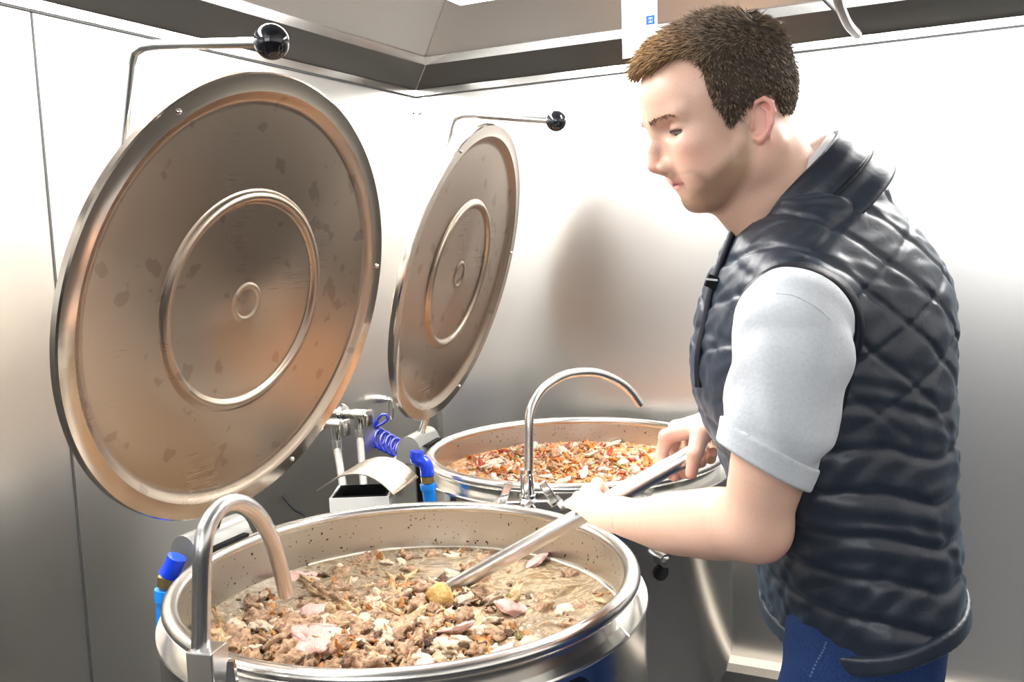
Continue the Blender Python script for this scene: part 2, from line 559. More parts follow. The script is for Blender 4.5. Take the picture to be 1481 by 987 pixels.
def kettle(K, label, LC, az, el, hx, bump_seed):
    t = empty('boiling_kettle', K, label, 'kettle', 'steel boiling kettles')
    T = Matrix.Translation(K + Vector((0, 0, RIMZ)))
    # inner pan
    prof = [(0.337, 0.0), (0.336, -0.20), (0.325, -0.34), (0.27, -0.43), (0.15, -0.46), (0.0, -0.465)]
    pan = MB().lathe(prof, T, 96).build('pan', M_KETIN, t, 40)
    # rolled rim
    rp = [(0.3475 + 0.0125 * math.cos(a), 0.0 + 0.011 * math.sin(a)) for a in [2 * math.pi * i / 14 for i in range(14)]]
    MB().lathe(rp, T, 112, close=True).build('rim', M_RIM, t, 60)
    # neck under the rim and jacket
    MB().lathe([(0.347, -0.004), (0.347, -0.036)], T, 96).build('neck', M_KET, t, 40)
    MB().lathe([(0.346, -0.034), (0.360, -0.033), (0.3695, -0.032), (0.3708, -0.0345), (0.3695, -0.037), (0.366, -0.0375)], T, 112).build('jacket_lip', M_RIM, t, 30)
    MB().lathe([(0.3665, -0.036), (0.3665, -0.46), (0.356, -0.50), (0.34, -0.53), (0.2, -0.56), (0.0, -0.565)], T, 112).build('jacket', M_KET, t, 40)
    for a in (30, 150, 270):
        c, s = math.cos(math.radians(a)), math.sin(math.radians(a))
        p = K + Vector((0.22 * c, 0.22 * s, 0))
        m = MB()
        m.tube([p + Vector((0, 0, 0.0)), p + Vector((0, 0, 0.03)), p + Vector((0, 0, 0.031)), p + Vector((0, 0, 0.38))],
               [0.034, 0.034, 0.024, 0.024], 16)
        m.build('leg', M_KET, t, 40)
    # lid
    M = lid_frame(LC, az, el)
    d = -0.012
    prof = [(0.0, d), (0.022, d), (0.0235, d), (0.026, d + 0.0028), (0.031, d + 0.0028), (0.0335, d), (0.035, d), (0.06, d), (0.11, d), (0.1615, d), (0.163, d),
            (0.166, d + 0.0045), (0.171, d + 0.0088), (0.177, d + 0.0088), (0.182, d + 0.0045), (0.1855, d), (0.187, d),
            (0.22, d), (0.26, d), (0.314, d), (0.318, d), (0.325, d + 0.003), (0.331, -0.003), (0.337, 0.001)]
    lid = MB().lathe(prof, M, 128).build('lid', M_LID, t, 60)
    prof = [(0.337, 0.001), (0.345, 0.0005), (0.357, 0.001), (0.3625, 0.0015), (0.365, -0.001), (0.365, -0.011), (0.362, -0.014), (0.356, -0.0135),
            (0.33, -0.016), (0.2, -0.032), (0.0, -0.038)]
    MB().lathe(prof, M, 128).build('lid_rim', M_LIDRIM, lid, 35)
    m = MB()
    pts = [M @ Vector((hx, 0.02, -0.040)), M @ Vector((hx, 0.20, -0.042)), M @ Vector((hx, 0.335, -0.042)), M @ Vector((hx, 0.352, -0.038)),
           M @ Vector((hx, 0.362, -0.022)), M @ Vector((hx, 0.367, 0.0)), M @ Vector((hx, 0.392, 0.175))]
    m.tube(pts, 0.0065, 12)
    m.build('handle_rod', M_TUBE, lid, 40)
    MB().ball(M @ Vector((hx, 0.394, 0.185)), 0.0215, 3).build('handle_knob', M_BLACKBALL, lid, 60)
    for r, a in ((0.350, 8), (0.350, 125), (0.350, -62)):
        a = math.radians(a)
        MB().ball(M @ Vector((r * math.cos(a), r * math.sin(a), 0.001)), 0.0045, 2).build('rivet', M_CHROME, lid, 60)
    # the lid keeps its own axis as local z, so the brushing runs round it
    ML = Matrix.Translation(-K) @ M
    lid.data.transform(ML.inverted())
    lid.matrix_basis = ML
    for ch in COL.objects:
        if ch.parent is lid: ch.matrix_parent_inverse = ML.inverted()
    # hinge housing at the foot of the lid, with its pillar
    hc = M @ Vector((0, -0.375, -0.03))
    hd = Vector((M[0][0], M[1][0], 0)).normalized()
    nh = Vector((M[0][2], M[1][2], 0)).normalized()
    MH = Matrix((nh, Vector((0, 0, 1)), -hd)).transposed().to_4x4()
    MH.translation = Vector((hc.x, hc.y, 0.885))
    poly = [(0.036, -0.012), (0.036, 0.012)] + [(0.03 * math.cos(a) - 0.004, 0.02 + 0.035 * math.sin(a)) for a in [math.pi * (0.1 + 0.9 * i / 9) for i in range(10)]] + [(-0.04, -0.012)]
    MB().prism(poly, -0.065, 0.065, MH).build('hinge_housing', M_GREY, t, 35)
    m = MB()
    m.box(MH @ Vector((0.033, 0.028, 0.0)), (0.012, 0.004, 0.09), MH.to_3x3())
    m.build('housing_slot', M_BLACK, t)
    m = MB()
    m.tube([MH @ Vector((0.0, 0.04, 0)), M @ Vector((0, -0.355, -0.012))], 0.009, 10)
    m.box(M @ Vector((0, -0.30, -0.03)), (0.05, 0.10, 0.02), M.to_3x3(), 0.003)
    m.build('hinge_arm', M_CHROME, t, 40)
    m = MB()
    m.box(Vector((hc.x, hc.y, 0.44)) - nh * 0.03, (0.08, 0.11, 0.87), Matrix((nh, hd, Vector((0, 0, 1)))).transposed(), 0.004)
    m.build('pillar', M_KET, t)
    return t, M, MH


k_near, M1, MH1 = kettle(K1, 'large open steel kettle full of meat stew being stirred', Vector((-0.418, 1.493, 1.32)), -25.5, -14.1, -0.25, 1)
k_far, M2, MH2 = kettle(K2, 'open steel kettle of chopped orange scraps standing in the wall corner', Vector((-0.111, 2.228, 1.325)), -17.5, -16.3, -0.18, 2)

# control window low on the near kettle's jacket
def on_jacket(K, ang, z, r=0.367):
    return K + Vector((r * math.cos(ang), r * math.sin(ang), z))


m = MB()
cols, a0, a1, z0, z1 = 12, math.radians(-57.5), math.radians(-45.5), 0.795, 0.853
vs_, fs_ = [], []
for lay, rr in ((0, 0.366), (1, 0.3690)):
    for i in range(cols + 1):
        a = a0 + (a1 - a0) * i / cols
        e = min(i, cols - i) / 2.0
        ins = 0.010 * (1 - min(1, e)) ** 2
        vs_ += [on_jacket(K1, a, z0 + ins, rr), on_jacket(K1, a, z1 - ins, rr)]
n2 = 2 * (cols + 1)
for i in range(cols):
    fs_.append([n2 + 2 * i, n2 + 2 * i + 2, n2 + 2 * i + 3, n2 + 2 * i + 1])
    fs_.append([2 * i, 2 * i + 2, n2 + 2 * i + 2, n2 + 2 * i])
    fs_.append([2 * i + 1, 2 * i + 3, n2 + 2 * i + 3, n2 + 2 * i + 1])
fs_ += [[0, 1, n2 + 1, n2], [2 * cols, 2 * cols + 1, n2 + 2 * cols + 1, n2 + 2 * cols]]
m.add(vs_, fs_)
tag(m.build('control_window', plain('control_window_glass', (0.01, 0.012, 0.025), 0.12), k_near, 30), 'dark rounded control window')
m = MB()
m.tube([on_jacket(K1, math.radians(-30), 0.866, 0.370), on_jacket(K1, math.radians(-30), 0.885, 0.352)], 0.002, 6)
m.build('lip_tab', M_RIM, k_near)

# pivot bolt and drain eye on the far kettle
p = on_jacket(K2, math.radians(-66.5), 0.745)
nrm = Vector((math.cos(math.radians(-66.5)), math.sin(math.radians(-66.5)), 0))
m = MB()
m.tube([p - nrm * 0.005, p + nrm * 0.025], 0.014, 16)
m.tube([p + nrm * 0.025, p + nrm * 0.032], [0.010, 0.007], 6)
m.build('pivot_bolt', M_CHROME, k_far, 40)
p = on_jacket(K2, math.radians(-66.0), 0.712)
m = MB()
m.tube([p - nrm * 0.004, p + nrm * 0.003], 0.017, 18)
m.build('drain_eye', M_BLACK, k_far, 40)
p = on_jacket(K2, math.radians(-66), 0.866)
m = MB()
m.tube([p, p + nrm * 0.03, p + nrm * 0.036], [0.009, 0.009, 0.005], 12)
m.tube([p + nrm * 0.02 + Vector((-0.02, 0, 0.006)), p + nrm * 0.02 + Vector((0.03, 0, 0.004))], 0.005, 8)
m.build('lid_catch', M_CHROME, k_far, 40)

# ------------------------------------------------------------------ swivel taps
TAPY = 1.02
t = empty('swivel_tap', Vector((*sight(297, 960, TAPY)[:2], 0)), 'tall curved steel tap on a square post over the meat stew', 'tap', 'swivel taps')
b0 = sight(299, 936, TAPY)
m = MB()
m.box(Vector((b0.x, b0.y, (b0.z) / 2)), (0.034, 0.034, b0.z), zrot(0.97, -0.25), 0.002)
m.build('post', M_TUBE, t)
SP = [(290, 940, 1.02), (291, 900, 1.02), (292, 840, 1.02), (294, 790, 1.022), (302, 757, 1.035), (321, 732, 1.06), (345, 727, 1.09), (370, 742, 1.125), (391, 776, 1.16),
      (405, 820, 1.19), (414, 860, 1.21)]
m = MB()
m.tube(smooth_path([sight(*q) for q in SP], 6), 0.0107, 20)
m.build('spout', M_TUBE, t, 50)
m = MB()
c = sight(299, 944, TAPY)
m.tube([c + Vector((0, 0, -0.015)), c + Vector((0, 0, 0.006))], 0.0145, 20)
m.build('collar', M_CHROME, t, 40)
m = MB()
c = sight(333, 985, TAPY - 0.03)
m.tube([b0 + Vector((0, 0, -0.05)), b0 + Vector((0.04, -0.02, -0.05))], 0.009, 12)
m.add(*[[c + Vector(q) for q in ((-0.008, -0.004, -0.03), (0.010, -0.004, -0.03), (0.006, -0.004, 0.024), (-0.001, -0.004, 0.024),
                                 (-0.008, 0.004, -0.03), (0.010, 0.004, -0.03), (0.006, 0.004, 0.024), (-0.001, 0.004, 0.024))],
        [[0, 1, 2, 3], [7, 6, 5, 4], [0, 1, 5, 4], [1, 2, 6, 5], [2, 3, 7, 6], [3, 0, 4, 7]]])
m.build('lever', M_CHROME, t)

TY = 1.765
c = sight(764, 740, TY)
t = empty('swivel_tap', Vector((c.x, c.y, 0)), 'curved steel tap with two levers between the two kettles', 'tap', 'swivel taps')
m = MB()
m.tube([Vector((c.x, c.y, 0)), Vector((c.x, c.y, c.z - 0.02))], 0.02, 16)
m.build('post', M_TUBE, t, 40)
m = MB()
m.tube([c + Vector((-0.05, -0.012, 0.012)), c + Vector((0.05, -0.012, 0.012))], 0.013, 6)
m.ball(c + Vector((0, -0.006, 0.012)), 0.024, 2, (1, 1, 0.8))
m.build('valve_body', M_CHROME, t)
m = MB()
m.tube([c + Vector((0, 0, 0.02)), c + Vector((0, 0, 0.034)), c + Vector((0, 0, 0.035)), c + Vector((0, 0, 0.075)), c + Vector((0, 0, 0.076)), c + Vector((0, 0, 0.085))],
       [0.0165, 0.0165, 0.0135, 0.0145, 0.0125, 0.0125], 20)
m.build('collar', M_CHROME, t, 30)
SP = [(764, 700, TY), (765, 670, TY), (765, 630, TY), (766, 600, TY + 0.005), (774, 577, TY + 0.02), (790, 558, TY + 0.045), (820, 542, TY + 0.09), (858, 539, TY + 0.13),
      (890, 550, TY + 0.16), (911, 566, TY + 0.18), (926, 586, TY + 0.19)]
m = MB()
m.tube(smooth_path([sight(*q) for q in SP], 6), 0.0092, 20)
m.build('spout', M_TUBE, t, 50)
for s, px in ((-1, (721, 713)), (1, (797, 707))):
    m = MB()
    a = c + Vector((s * 0.052, -0.012, 0.014))
    m.tube([a, a + Vector((s * 0.010, -0.004, 0.006))], 0.017, 6)
    tip = a + Vector((s * (-0.012 if s > 0 else -0.012), -0.012, 0.055))
    R3 = Matrix.Rotation(math.radians(-32 if s > 0 else 22), 3, 'Y')
    m.box(a + Vector((s * 0.004 - (0.016 if s > 0 else -0.012), -0.014, 0.03)), (0.016, 0.008, 0.05), R3, 0.002)
    m.build('lever', M_CHROME, t)

# ------------------------------------------------------------------ plumbing on the left wall
LP = rw(0, 0, 0)


def on_left(px, py, off=0.0):
    return on_plane(px, py, rw(off, 0, 0), AU3)


for wpx, wpy, ln, foot, lab in ((478, 597, 0.085, (528, 722, 2.12), 'steel angle valve with a straight braided hose on the left wall'),
                                (444, 611, 0.085, (501, 722, 2.08), 'steel angle valve with a slanting braided hose on the left wall')):
    P = on_left(wpx, wpy)
    t = empty('angle_valve', P, lab, 'valve', 'valves on the left wall')
    e = P + AU3 * ln
    MB().tube([P, e], 0.0115, 16).build('pipe', M_CHROME, t, 40)
    m = MB()
    m.tube([P + AU3 * 0.034, P + AU3 * 0.040, P + AU3 * 0.047, P + AU3 * 0.05], [0.012, 0.026, 0.022, 0.012], 20)
    m.build('flange', M_CHROME, t, 40)
    m = MB()
    m.tube([e - AU3 * 0.008, e + AU3 * 0.03], 0.0145, 12)
    m.tube([e + AU3 * 0.006, e + AU3 * 0.006 - Vector((0, 0, 0.045))], [0.015, 0.011], 12)
    m.box(e + AU3 * 0.034 - Vector((0, 0, 0.008)), (0.014, 0.03, 0.042), RWM, 0.003)
    m.build('valve_body', M_CHROME, t, 40)
    h0 = e + AU3 * 0.006 - Vector((0, 0, 0.045))
    m = MB()
    m.tube([h0 + Vector((0, 0, 0.004)), h0 - Vector((0, 0, 0.028))], 0.0125, 14)
    m.build('coupling', M_TUBE, t, 40)
    f = sight(*foot)
    f.z -= 0.06
    m = MB()
    m.tube(smooth_path([h0 - Vector((0, 0, 0.02)), h0 * 0.6 + f * 0.4, f]), 0.0098, 14)
    m.build('hose', M_BRAID, t, 50)

# blue coiled cable hung from a hook
H0 = on_left(547, 577)
t = empty('coiled_cable', H0, 'shiny blue coiled safety cable hanging from a wall hook', 'cable')
m = MB()
m.tube([H0, H0 + AU3 * 0.03], [0.012, 0.009], 14)
m.tube([H0 + AU3 * 0.03, H0 + AU3 * 0.045], 0.006, 8)
m.build('hook_plate', M_CHROME, t, 40)
h1 = H0 + AU3 * 0.042
m = MB()
ring = [h1 + Vector((0.006 * math.cos(a), 0, -0.028 + 0.03 * math.sin(a))) for a in [2 * math.pi * i / 16 for i in range(17)]]
m.tube(ring, 0.0028, 8, False)
m.build('snap_ring', M_CHROME, t, 50)
yc = h1.y
L0 = Vector((sight(553, 602, yc)))
m = MB()
loop = [sight(x, y, yc) for x, y in ((540, 622), (545, 610), (551, 601), (558, 600), (560, 607), (553, 613), (545, 617), (539, 624), (535, 632))]
m.tube(smooth_path(loop, 5), 0.0042, 8)
m.tube([sight(545, 609, yc), sight(537, 623, yc)], 0.0075, 10)
a = sight(540, 630, yc)
b = sight(582, 652, yc)
pts = []
for i in range(110):
    s = i / 109
    ph = s * 5.5 * 2 * math.pi
    ctr = a * (1 - s) + b * s
    pts.append(ctr + Vector((0.017 * math.cos(ph), 0.012 * math.sin(ph + 0.8), 0.027 * (1 - 0.15 * s) * math.sin(ph))))
m.tube(pts, 0.0048, 8)
m.build('coil', M_BLUEC, t, 50)
m = MB()
e = pts[-1]
m.tube(smooth_path([e, sight(594, 652, yc), sight(600, 660, yc), sight(596, 672, yc), sight(599, 684, yc)], 5), 0.003, 8)
m.build('end_clip', M_CHROME, t, 50)

# tall white bin with the arched steel sheet on it
YB = 2.03
bl, br = sight(476, 722, YB), sight(563, 729, YB)
xb = (br - bl); xb.z = 0; wbin = xb.length; xb.normalize()
yb = Vector((-xb.y, xb.x, 0))
zt = bl.z
dep = 0.115
bc = bl + xb * wbin / 2 + yb * dep / 2
t = empty('waste_bin', Vector((bc.x, bc.y, 0)), 'tall white box bin with a black lining behind the stew kettle', 'bin')
MBn = Matrix((xb, yb, Vector((0, 0, 1)))).transposed()
m = MB()
for o_, s_ in (((0, -dep / 2 + 0.003, 0), (wbin, 0.006, zt)), ((0, dep / 2 - 0.003, 0), (wbin, 0.006, zt)), ((-wbin / 2 + 0.003, 0, 0), (0.006, dep - 0.012, zt)),
               ((wbin / 2 - 0.003, 0, 0), (0.006, dep - 0.012, zt))):
    m.box(Vector((bc.x, bc.y, zt / 2)) + MBn @ Vector(o_), s_, MBn)
m.box(Vector((bc.x, bc.y, 0.004)), (wbin - 0.012, dep - 0.012, 0.008), MBn)
m.build('shell', M_WHITEBOX, t)
m = MB()
for o_, s_ in (((0, -dep / 2 + 0.009, 0), (wbin - 0.012, 0.004, 0.3)), ((0, dep / 2 - 0.009, 0), (wbin - 0.012, 0.004, 0.3)), ((-wbin / 2 + 0.009, 0, 0), (0.004, dep - 0.022, 0.3)),
               ((wbin / 2 - 0.009, 0, 0), (0.004, dep - 0.022, 0.3)), ((0, 0, -0.15), (wbin - 0.012, dep - 0.022, 0.004))):
    m.box(Vector((bc.x, bc.y, zt - 0.148)) + MBn @ Vector(o_), s_, MBn)
m.build('lining', M_BLACK, t)
m = MB()
arc = [sight(458, 711, YB - 0.01), sight(475, 699, YB - 0.01), sight(495, 690, YB - 0.01), sight(515, 687, YB - 0.01), sight(535, 691, YB - 0.01), sight(553, 702, YB - 0.01), sight(569, 717, YB - 0.01)]
arc = smooth_path(arc, 5)
off = sight(605, 691, YB + 0.10) - arc[-1]
n_ = len(arc)
V_ = []
for th_ in (0.0, 0.0025):
    V_ += [p + Vector((0, 0, th_)) for p in arc] + [p + off + Vector((0, 0, th_)) for p in arc]
F_ = []
for i in range(n_ - 1):
    F_ += [[i, i + 1, n_ + i + 1, n_ + i], [2 * n_ + i, 3 * n_ + i, 3 * n_ + i + 1, 2 * n_ + i + 1], [i, 2 * n_ + i, 2 * n_ + i + 1, i + 1],
           [n_ + i, n_ + i + 1, 3 * n_ + i + 1, 3 * n_ + i]]
F_ += [[0, n_, 3 * n_, 2 * n_], [n_ - 1, 3 * n_ - 1, 4 * n_ - 1, 2 * n_ - 1]]
m.add(V_, F_)
m.v = [tuple(v) for v in m.v]
sh = m.build('arched_sheet', steel('sheet_steel', (0.70, 0.62, 0.53), 0.3, (8, 90, 8), 0.05), None, 40, base=arc[0])
tag(sh, 'curved bare steel sheet lying across the white bin', 'metal sheet')

# blue pipe fittings at both hinge pillars, black lead
for pts_, Yf, lab in (([(603, 653), (603, 664), (612, 668), (617, 676), (618, 688), (619, 700), (622, 726)], 1.955, 'bright blue water fitting beside the far hinge housing'),
                      ([(256, 806), (250, 820), (242, 832), (240, 852), (239, 905)], 1.455, 'bright blue water fitting under the near hinge housing')):
    P = [sight(x, y, Yf) for x, y in pts_]
    t = empty('water_fitting', Vector((P[-1].x, P[-1].y, P[-1].z)), lab, 'pipe fitting', 'blue water fittings')
    q = smooth_path(P[:-2], 5)
    MB().tube(q, 0.0150 if Yf > 1.8 else 0.0155, 16).build('elbow', M_BLUE, t, 50)
    MB().tube([P[-3] * 0.9 + P[-2] * 0.1, P[-3] * 0.2 + P[-2] * 0.8], 0.0145, 16).build('ring', M_BRASS, t, 40)
    low = Vector((P[-1].x, P[-1].y, 0.0))
    MB().tube([P[-2], P[-2] * 0.7 + P[-1] * 0.3, P[-2] * 0.69 + P[-1] * 0.31, P[-1]], [0.018, 0.018, 0.0145, 0.0145], 16).build('sleeve', M_BLUE2, t, 40)
    MB().tube([P[-1], Vector((P[-1].x, P[-1].y, 0.0))], 0.011, 12).build('riser', M_BLACK, t, 40)
m = MB()
m.tube(smooth_path([sight(392, 694, 2.28), sight(402, 708, 2.26), sight(424, 735, 2.22), sight(446, 757, 2.18), sight(452, 850, 2.15)]), 0.0045, 8)
tag(m.build('power_lead', M_BLACK, None, 50), 'thin black cable hanging behind the stew kettle', 'cable')
# --- END PART A
# ------------------------------------------------------------------ implicit-surface modelling for the person
def sd_cap(p, a, b, ra, rb):
    a = np.asarray(a, np.float32); b = np.asarray(b, np.float32)
    ba = b - a
    q = p - a
    h = np.clip((q @ ba) / max(float(ba @ ba), 1e-12), 0, 1)
    d = q - h[:, None] * ba
    return np.sqrt((d * d).sum(1)) - (ra + (rb - ra) * h)


def sd_ell(p, c, r, R=None):
    q = p - np.asarray(c, np.float32)
    if R is not None: q = q @ np.asarray(R, np.float32)      # columns of R are the local axes
    r = np.asarray(r, np.float32)
    k0 = np.sqrt(((q / r) ** 2).sum(1))
    k1 = np.sqrt(((q / (r * r)) ** 2).sum(1)) + 1e-9
    return k0 * (k0 - 1.0) / k1


def smin(a, b, k):
    h = np.clip(0.5 + 0.5 * (b - a) / k, 0, 1)
    return b * (1 - h) + a * h - k * h * (1 - h)


def smax(a, b, k):
    return -smin(-a, -b, k)


def mesh_sdf(f, lo, hi, h, B=6, slack=1.35):
    """naive surface nets of f == 0 on a block-sparse grid; returns verts, quads"""
    lo = np.asarray(lo, np.float64)
    n = np.ceil((np.asarray(hi) - lo) / h / B).astype(int)
    g = np.stack(np.meshgrid(*[np.arange(k) for k in n], indexing='ij'), -1).reshape(-1, 3)
    cen = (lo + (g + 0.5) * B * h).astype(np.float32)
    dc = f(cen)
    act = g[np.abs(dc) < B * h * 0.5 * 1.7321 * slack + 2 * h]
    N = n * B + 1
    V = np.repeat(np.repeat(np.repeat(np.sign(dc).astype(np.float32).reshape(n), B, 0), B, 1), B, 2)
    V = np.pad(V, ((0, 1), (0, 1), (0, 1)), mode='edge')
    l = np.arange(B + 1)
    off = np.stack(np.meshgrid(l, l, l, indexing='ij'), -1).reshape(-1, 3)
    for s in range(0, len(act), 600):
        ii = (act[s:s + 600, None, :] * B + off[None]).reshape(-1, 3)
        P = (lo + ii * h).astype(np.float32)
        V[ii[:, 0], ii[:, 1], ii[:, 2]] = f(P)
    S = V < 0
    c = np.zeros(N - 1, np.int8)
    for dx in (0, 1):
        for dy in (0, 1):
            for dz in (0, 1):
                c += S[dx:N[0] - 1 + dx, dy:N[1] - 1 + dy, dz:N[2] - 1 + dz]
    cells = np.argwhere((c > 0) & (c < 8))
    del c
    idx = np.full(N - 1, -1, np.int32)
    idx[cells[:, 0], cells[:, 1], cells[:, 2]] = np.arange(len(cells))
    acc = np.zeros((len(cells), 3)); cnt = np.zeros(len(cells))
    for ax in range(3):
        o1, o2 = [k for k in range(3) if k != ax]
        for u in (0, 1):
            for v in (0, 1):
                a = cells.copy(); a[:, o1] += u; a[:, o2] += v
                b = a.copy(); b[:, ax] += 1
                va = V[a[:, 0], a[:, 1], a[:, 2]]; vb = V[b[:, 0], b[:, 1], b[:, 2]]
                m = (va < 0) != (vb < 0)
                t = np.where(m, va / np.where(m, va - vb, 1), 0)
                p = a.astype(float); p[:, ax] += t
                acc[m] += p[m]; cnt[m] += 1
    verts = lo + acc / cnt[:, None] * h
    quads = []
    for ax in range(3):
        o1, o2 = (ax + 1) % 3, (ax + 2) % 3
        sl0 = [slice(None)] * 3; sl1 = [slice(None)] * 3
        sl0[ax] = slice(0, N[ax] - 1); sl1[ax] = slice(1, N[ax])
        A, Bq = S[tuple(sl0)], S[tuple(sl1)]
        e = np.argwhere(A != Bq)
        e = e[(e[:, o1] > 0) & (e[:, o2] > 0) & (e[:, o1] < N[o1] - 1) & (e[:, o2] < N[o2] - 1)]
        ins = A[e[:, 0], e[:, 1], e[:, 2]]
        k = []
        for (u, v) in ((1, 1), (0, 1), (0, 0), (1, 0)):
            q = e.copy(); q[:, o1] -= u; q[:, o2] -= v
            k.append(idx[q[:, 0], q[:, 1], q[:, 2]])
        q = np.stack(k, 1)
        q[~ins] = q[~ins][:, ::-1]
        quads.append(q)
    q = np.concatenate(quads)
    return verts, q[(q >= 0).all(1)]


def sdf_object(name, f, lo, hi, h, mat, parent, color=None, relax=0):
    v, q = mesh_sdf(f, lo, hi, h)
    L = np.zeros(3)
    o = parent
    while o:
        L += np.array(o.matrix_basis.translation); o = o.parent
    me = bpy.data.meshes.new(name)
    me.vertices.add(len(v)); me.vertices.foreach_set('co', (v - L).astype(np.float32).ravel())
    me.loops.add(q.size); me.loops.foreach_set('vertex_index', q.astype(np.int32).ravel())
    me.polygons.add(len(q))
    me.polygons.foreach_set('loop_start', np.arange(0, q.size, 4, dtype=np.int32))
    me.polygons.foreach_set('loop_total', np.full(len(q), 4, np.int32))
    me.polygons.foreach_set('use_smooth', np.ones(len(q), bool))
    me.update(calc_edges=True)
    me.validate()
    me.materials.append(mat)
    if color is not None:
        c = color(v)
        at = me.color_attributes.new('tint', 'FLOAT_COLOR', 'POINT')
        at.data.foreach_set('color', np.concatenate([c, np.ones((len(v), 1))], 1).astype(np.float32).ravel())
    return link(bpy.data.objects.new(name, me), parent), v


def poly_sd(x, y, poly):
    """signed distance to a closed polygon, negative inside"""
    d = np.full(len(x), 1e9); ins = np.zeros(len(x), bool)
    n = len(poly)
    for i in range(n):
        ax_, ay_ = poly[i]; bx_, by_ = poly[(i + 1) % n]
        ex, ey = bx_ - ax_, by_ - ay_
        t = np.clip(((x - ax_) * ex + (y - ay_) * ey) / (ex * ex + ey * ey + 1e-12), 0, 1)
        d = np.minimum(d, (x - ax_ - t * ex) ** 2 + (y - ay_ - t * ey) ** 2)
        cr = ((ay_ > y) != (by_ > y)) & (x < (bx_ - ax_) * (y - ay_) / (by_ - ay_ + 1e-12) + ax_)
        ins ^= cr
    return np.where(ins, -1, 1) * np.sqrt(d)


# ------------------------------------------------------------------ the cook
# head frame: forward, left (towards the stew side of the room), up
HP, HY = math.radians(13.0), math.radians(7.0)
HF = Vector((-math.cos(HP) * math.cos(HY), -math.cos(HP) * math.sin(HY), -math.sin(HP)))
HL = Vector((math.sin(HY), -math.cos(HY), 0))
HU_ = HF.cross(HL)
HO = sight(1103, 181, 1.066) - HL * 0.068
HR = np.array([list(HF), list(HL), list(HU_)], np.float32).T      # columns: head axes in world
HO_ = np.array(HO, np.float32)


HS = 0.905


def to_head(p):
    return ((p - HO_) @ HR) / HS


def hw(f, l, u):
    return HO + (HF * f + HL * l + HU_ * u) * HS


def d_ear(q):
    """left ear in head coordinates (mirrored by the caller)"""
    x, y, z = q[:, 0], q[:, 1], q[:, 2]
    # ear lies in a plane tipped back and flared outwards
    c = np.array([0.002, 0.0785, 0.005], np.float32)
    a = math.radians(14); fl = math.radians(24)
    ex = np.array([math.cos(a) * math.cos(fl), -math.cos(a) * math.sin(fl), math.sin(a)]);
    ez = np.array([-math.sin(a), 0, math.cos(a)])
    ex /= np.linalg.norm(ex)
    ey = np.cross(ez, ex); ey /= np.linalg.norm(ey)
    if ey[1] < 0: ey = -ey
    r = q - c
    u, v, w = r @ ex.astype(np.float32), r @ ey.astype(np.float32), r @ ez.astype(np.float32)
    L = np.stack([u, v, w], 1) / 0.84
    # helix rim as a chain
    rim = [(0.012, -0.004, 0.004), (0.014, 0.0, 0.016), (0.008, 0.004, 0.028), (-0.003, 0.006, 0.032), (-0.013, 0.006, 0.026), (-0.0175, 0.005, 0.012),
           (-0.015, 0.004, -0.004), (-0.008, 0.003, -0.018), (0.0, 0.001, -0.027), (0.006, -0.002, -0.024)]
    rr = [0.003, 0.0032, 0.0034, 0.0036, 0.0038, 0.0038, 0.0036, 0.004, 0.0055, 0.0045]
    d = None
    for i in range(len(rim) - 1):
        k = sd_cap(L, rim[i], rim[i + 1], rr[i], rr[i + 1])
        d = k if d is None else smin(d, k, 0.003)
    plate = sd_ell(L, (-0.003, -0.0055, 0.003), (0.0155, 0.0032, 0.027))
    anti = sd_cap(L, (-0.010, 0.003, -0.006), (-0.008, 0.0035, 0.014), 0.003, 0.003)
    anti = np.minimum(anti, sd_cap(L, (-0.008, 0.0035, 0.014), (0.002, 0.003, 0.022), 0.003, 0.002))
    d = smin(d, smin(plate, anti, 0.004), 0.003)
    tr = sd_ell(L, (0.012, 0.001, -0.006), (0.004, 0.004, 0.007))
    d = smin(d, tr, 0.004)
    d = smax(d, -sd_ell(L, (0.003, 0.005, -0.004), (0.0085, 0.009, 0.012)), 0.003)
    root = sd_ell(L, (0.004, -0.016, 0.0), (0.010, 0.010, 0.020))
    return smin(d, root, 0.006) * 0.84


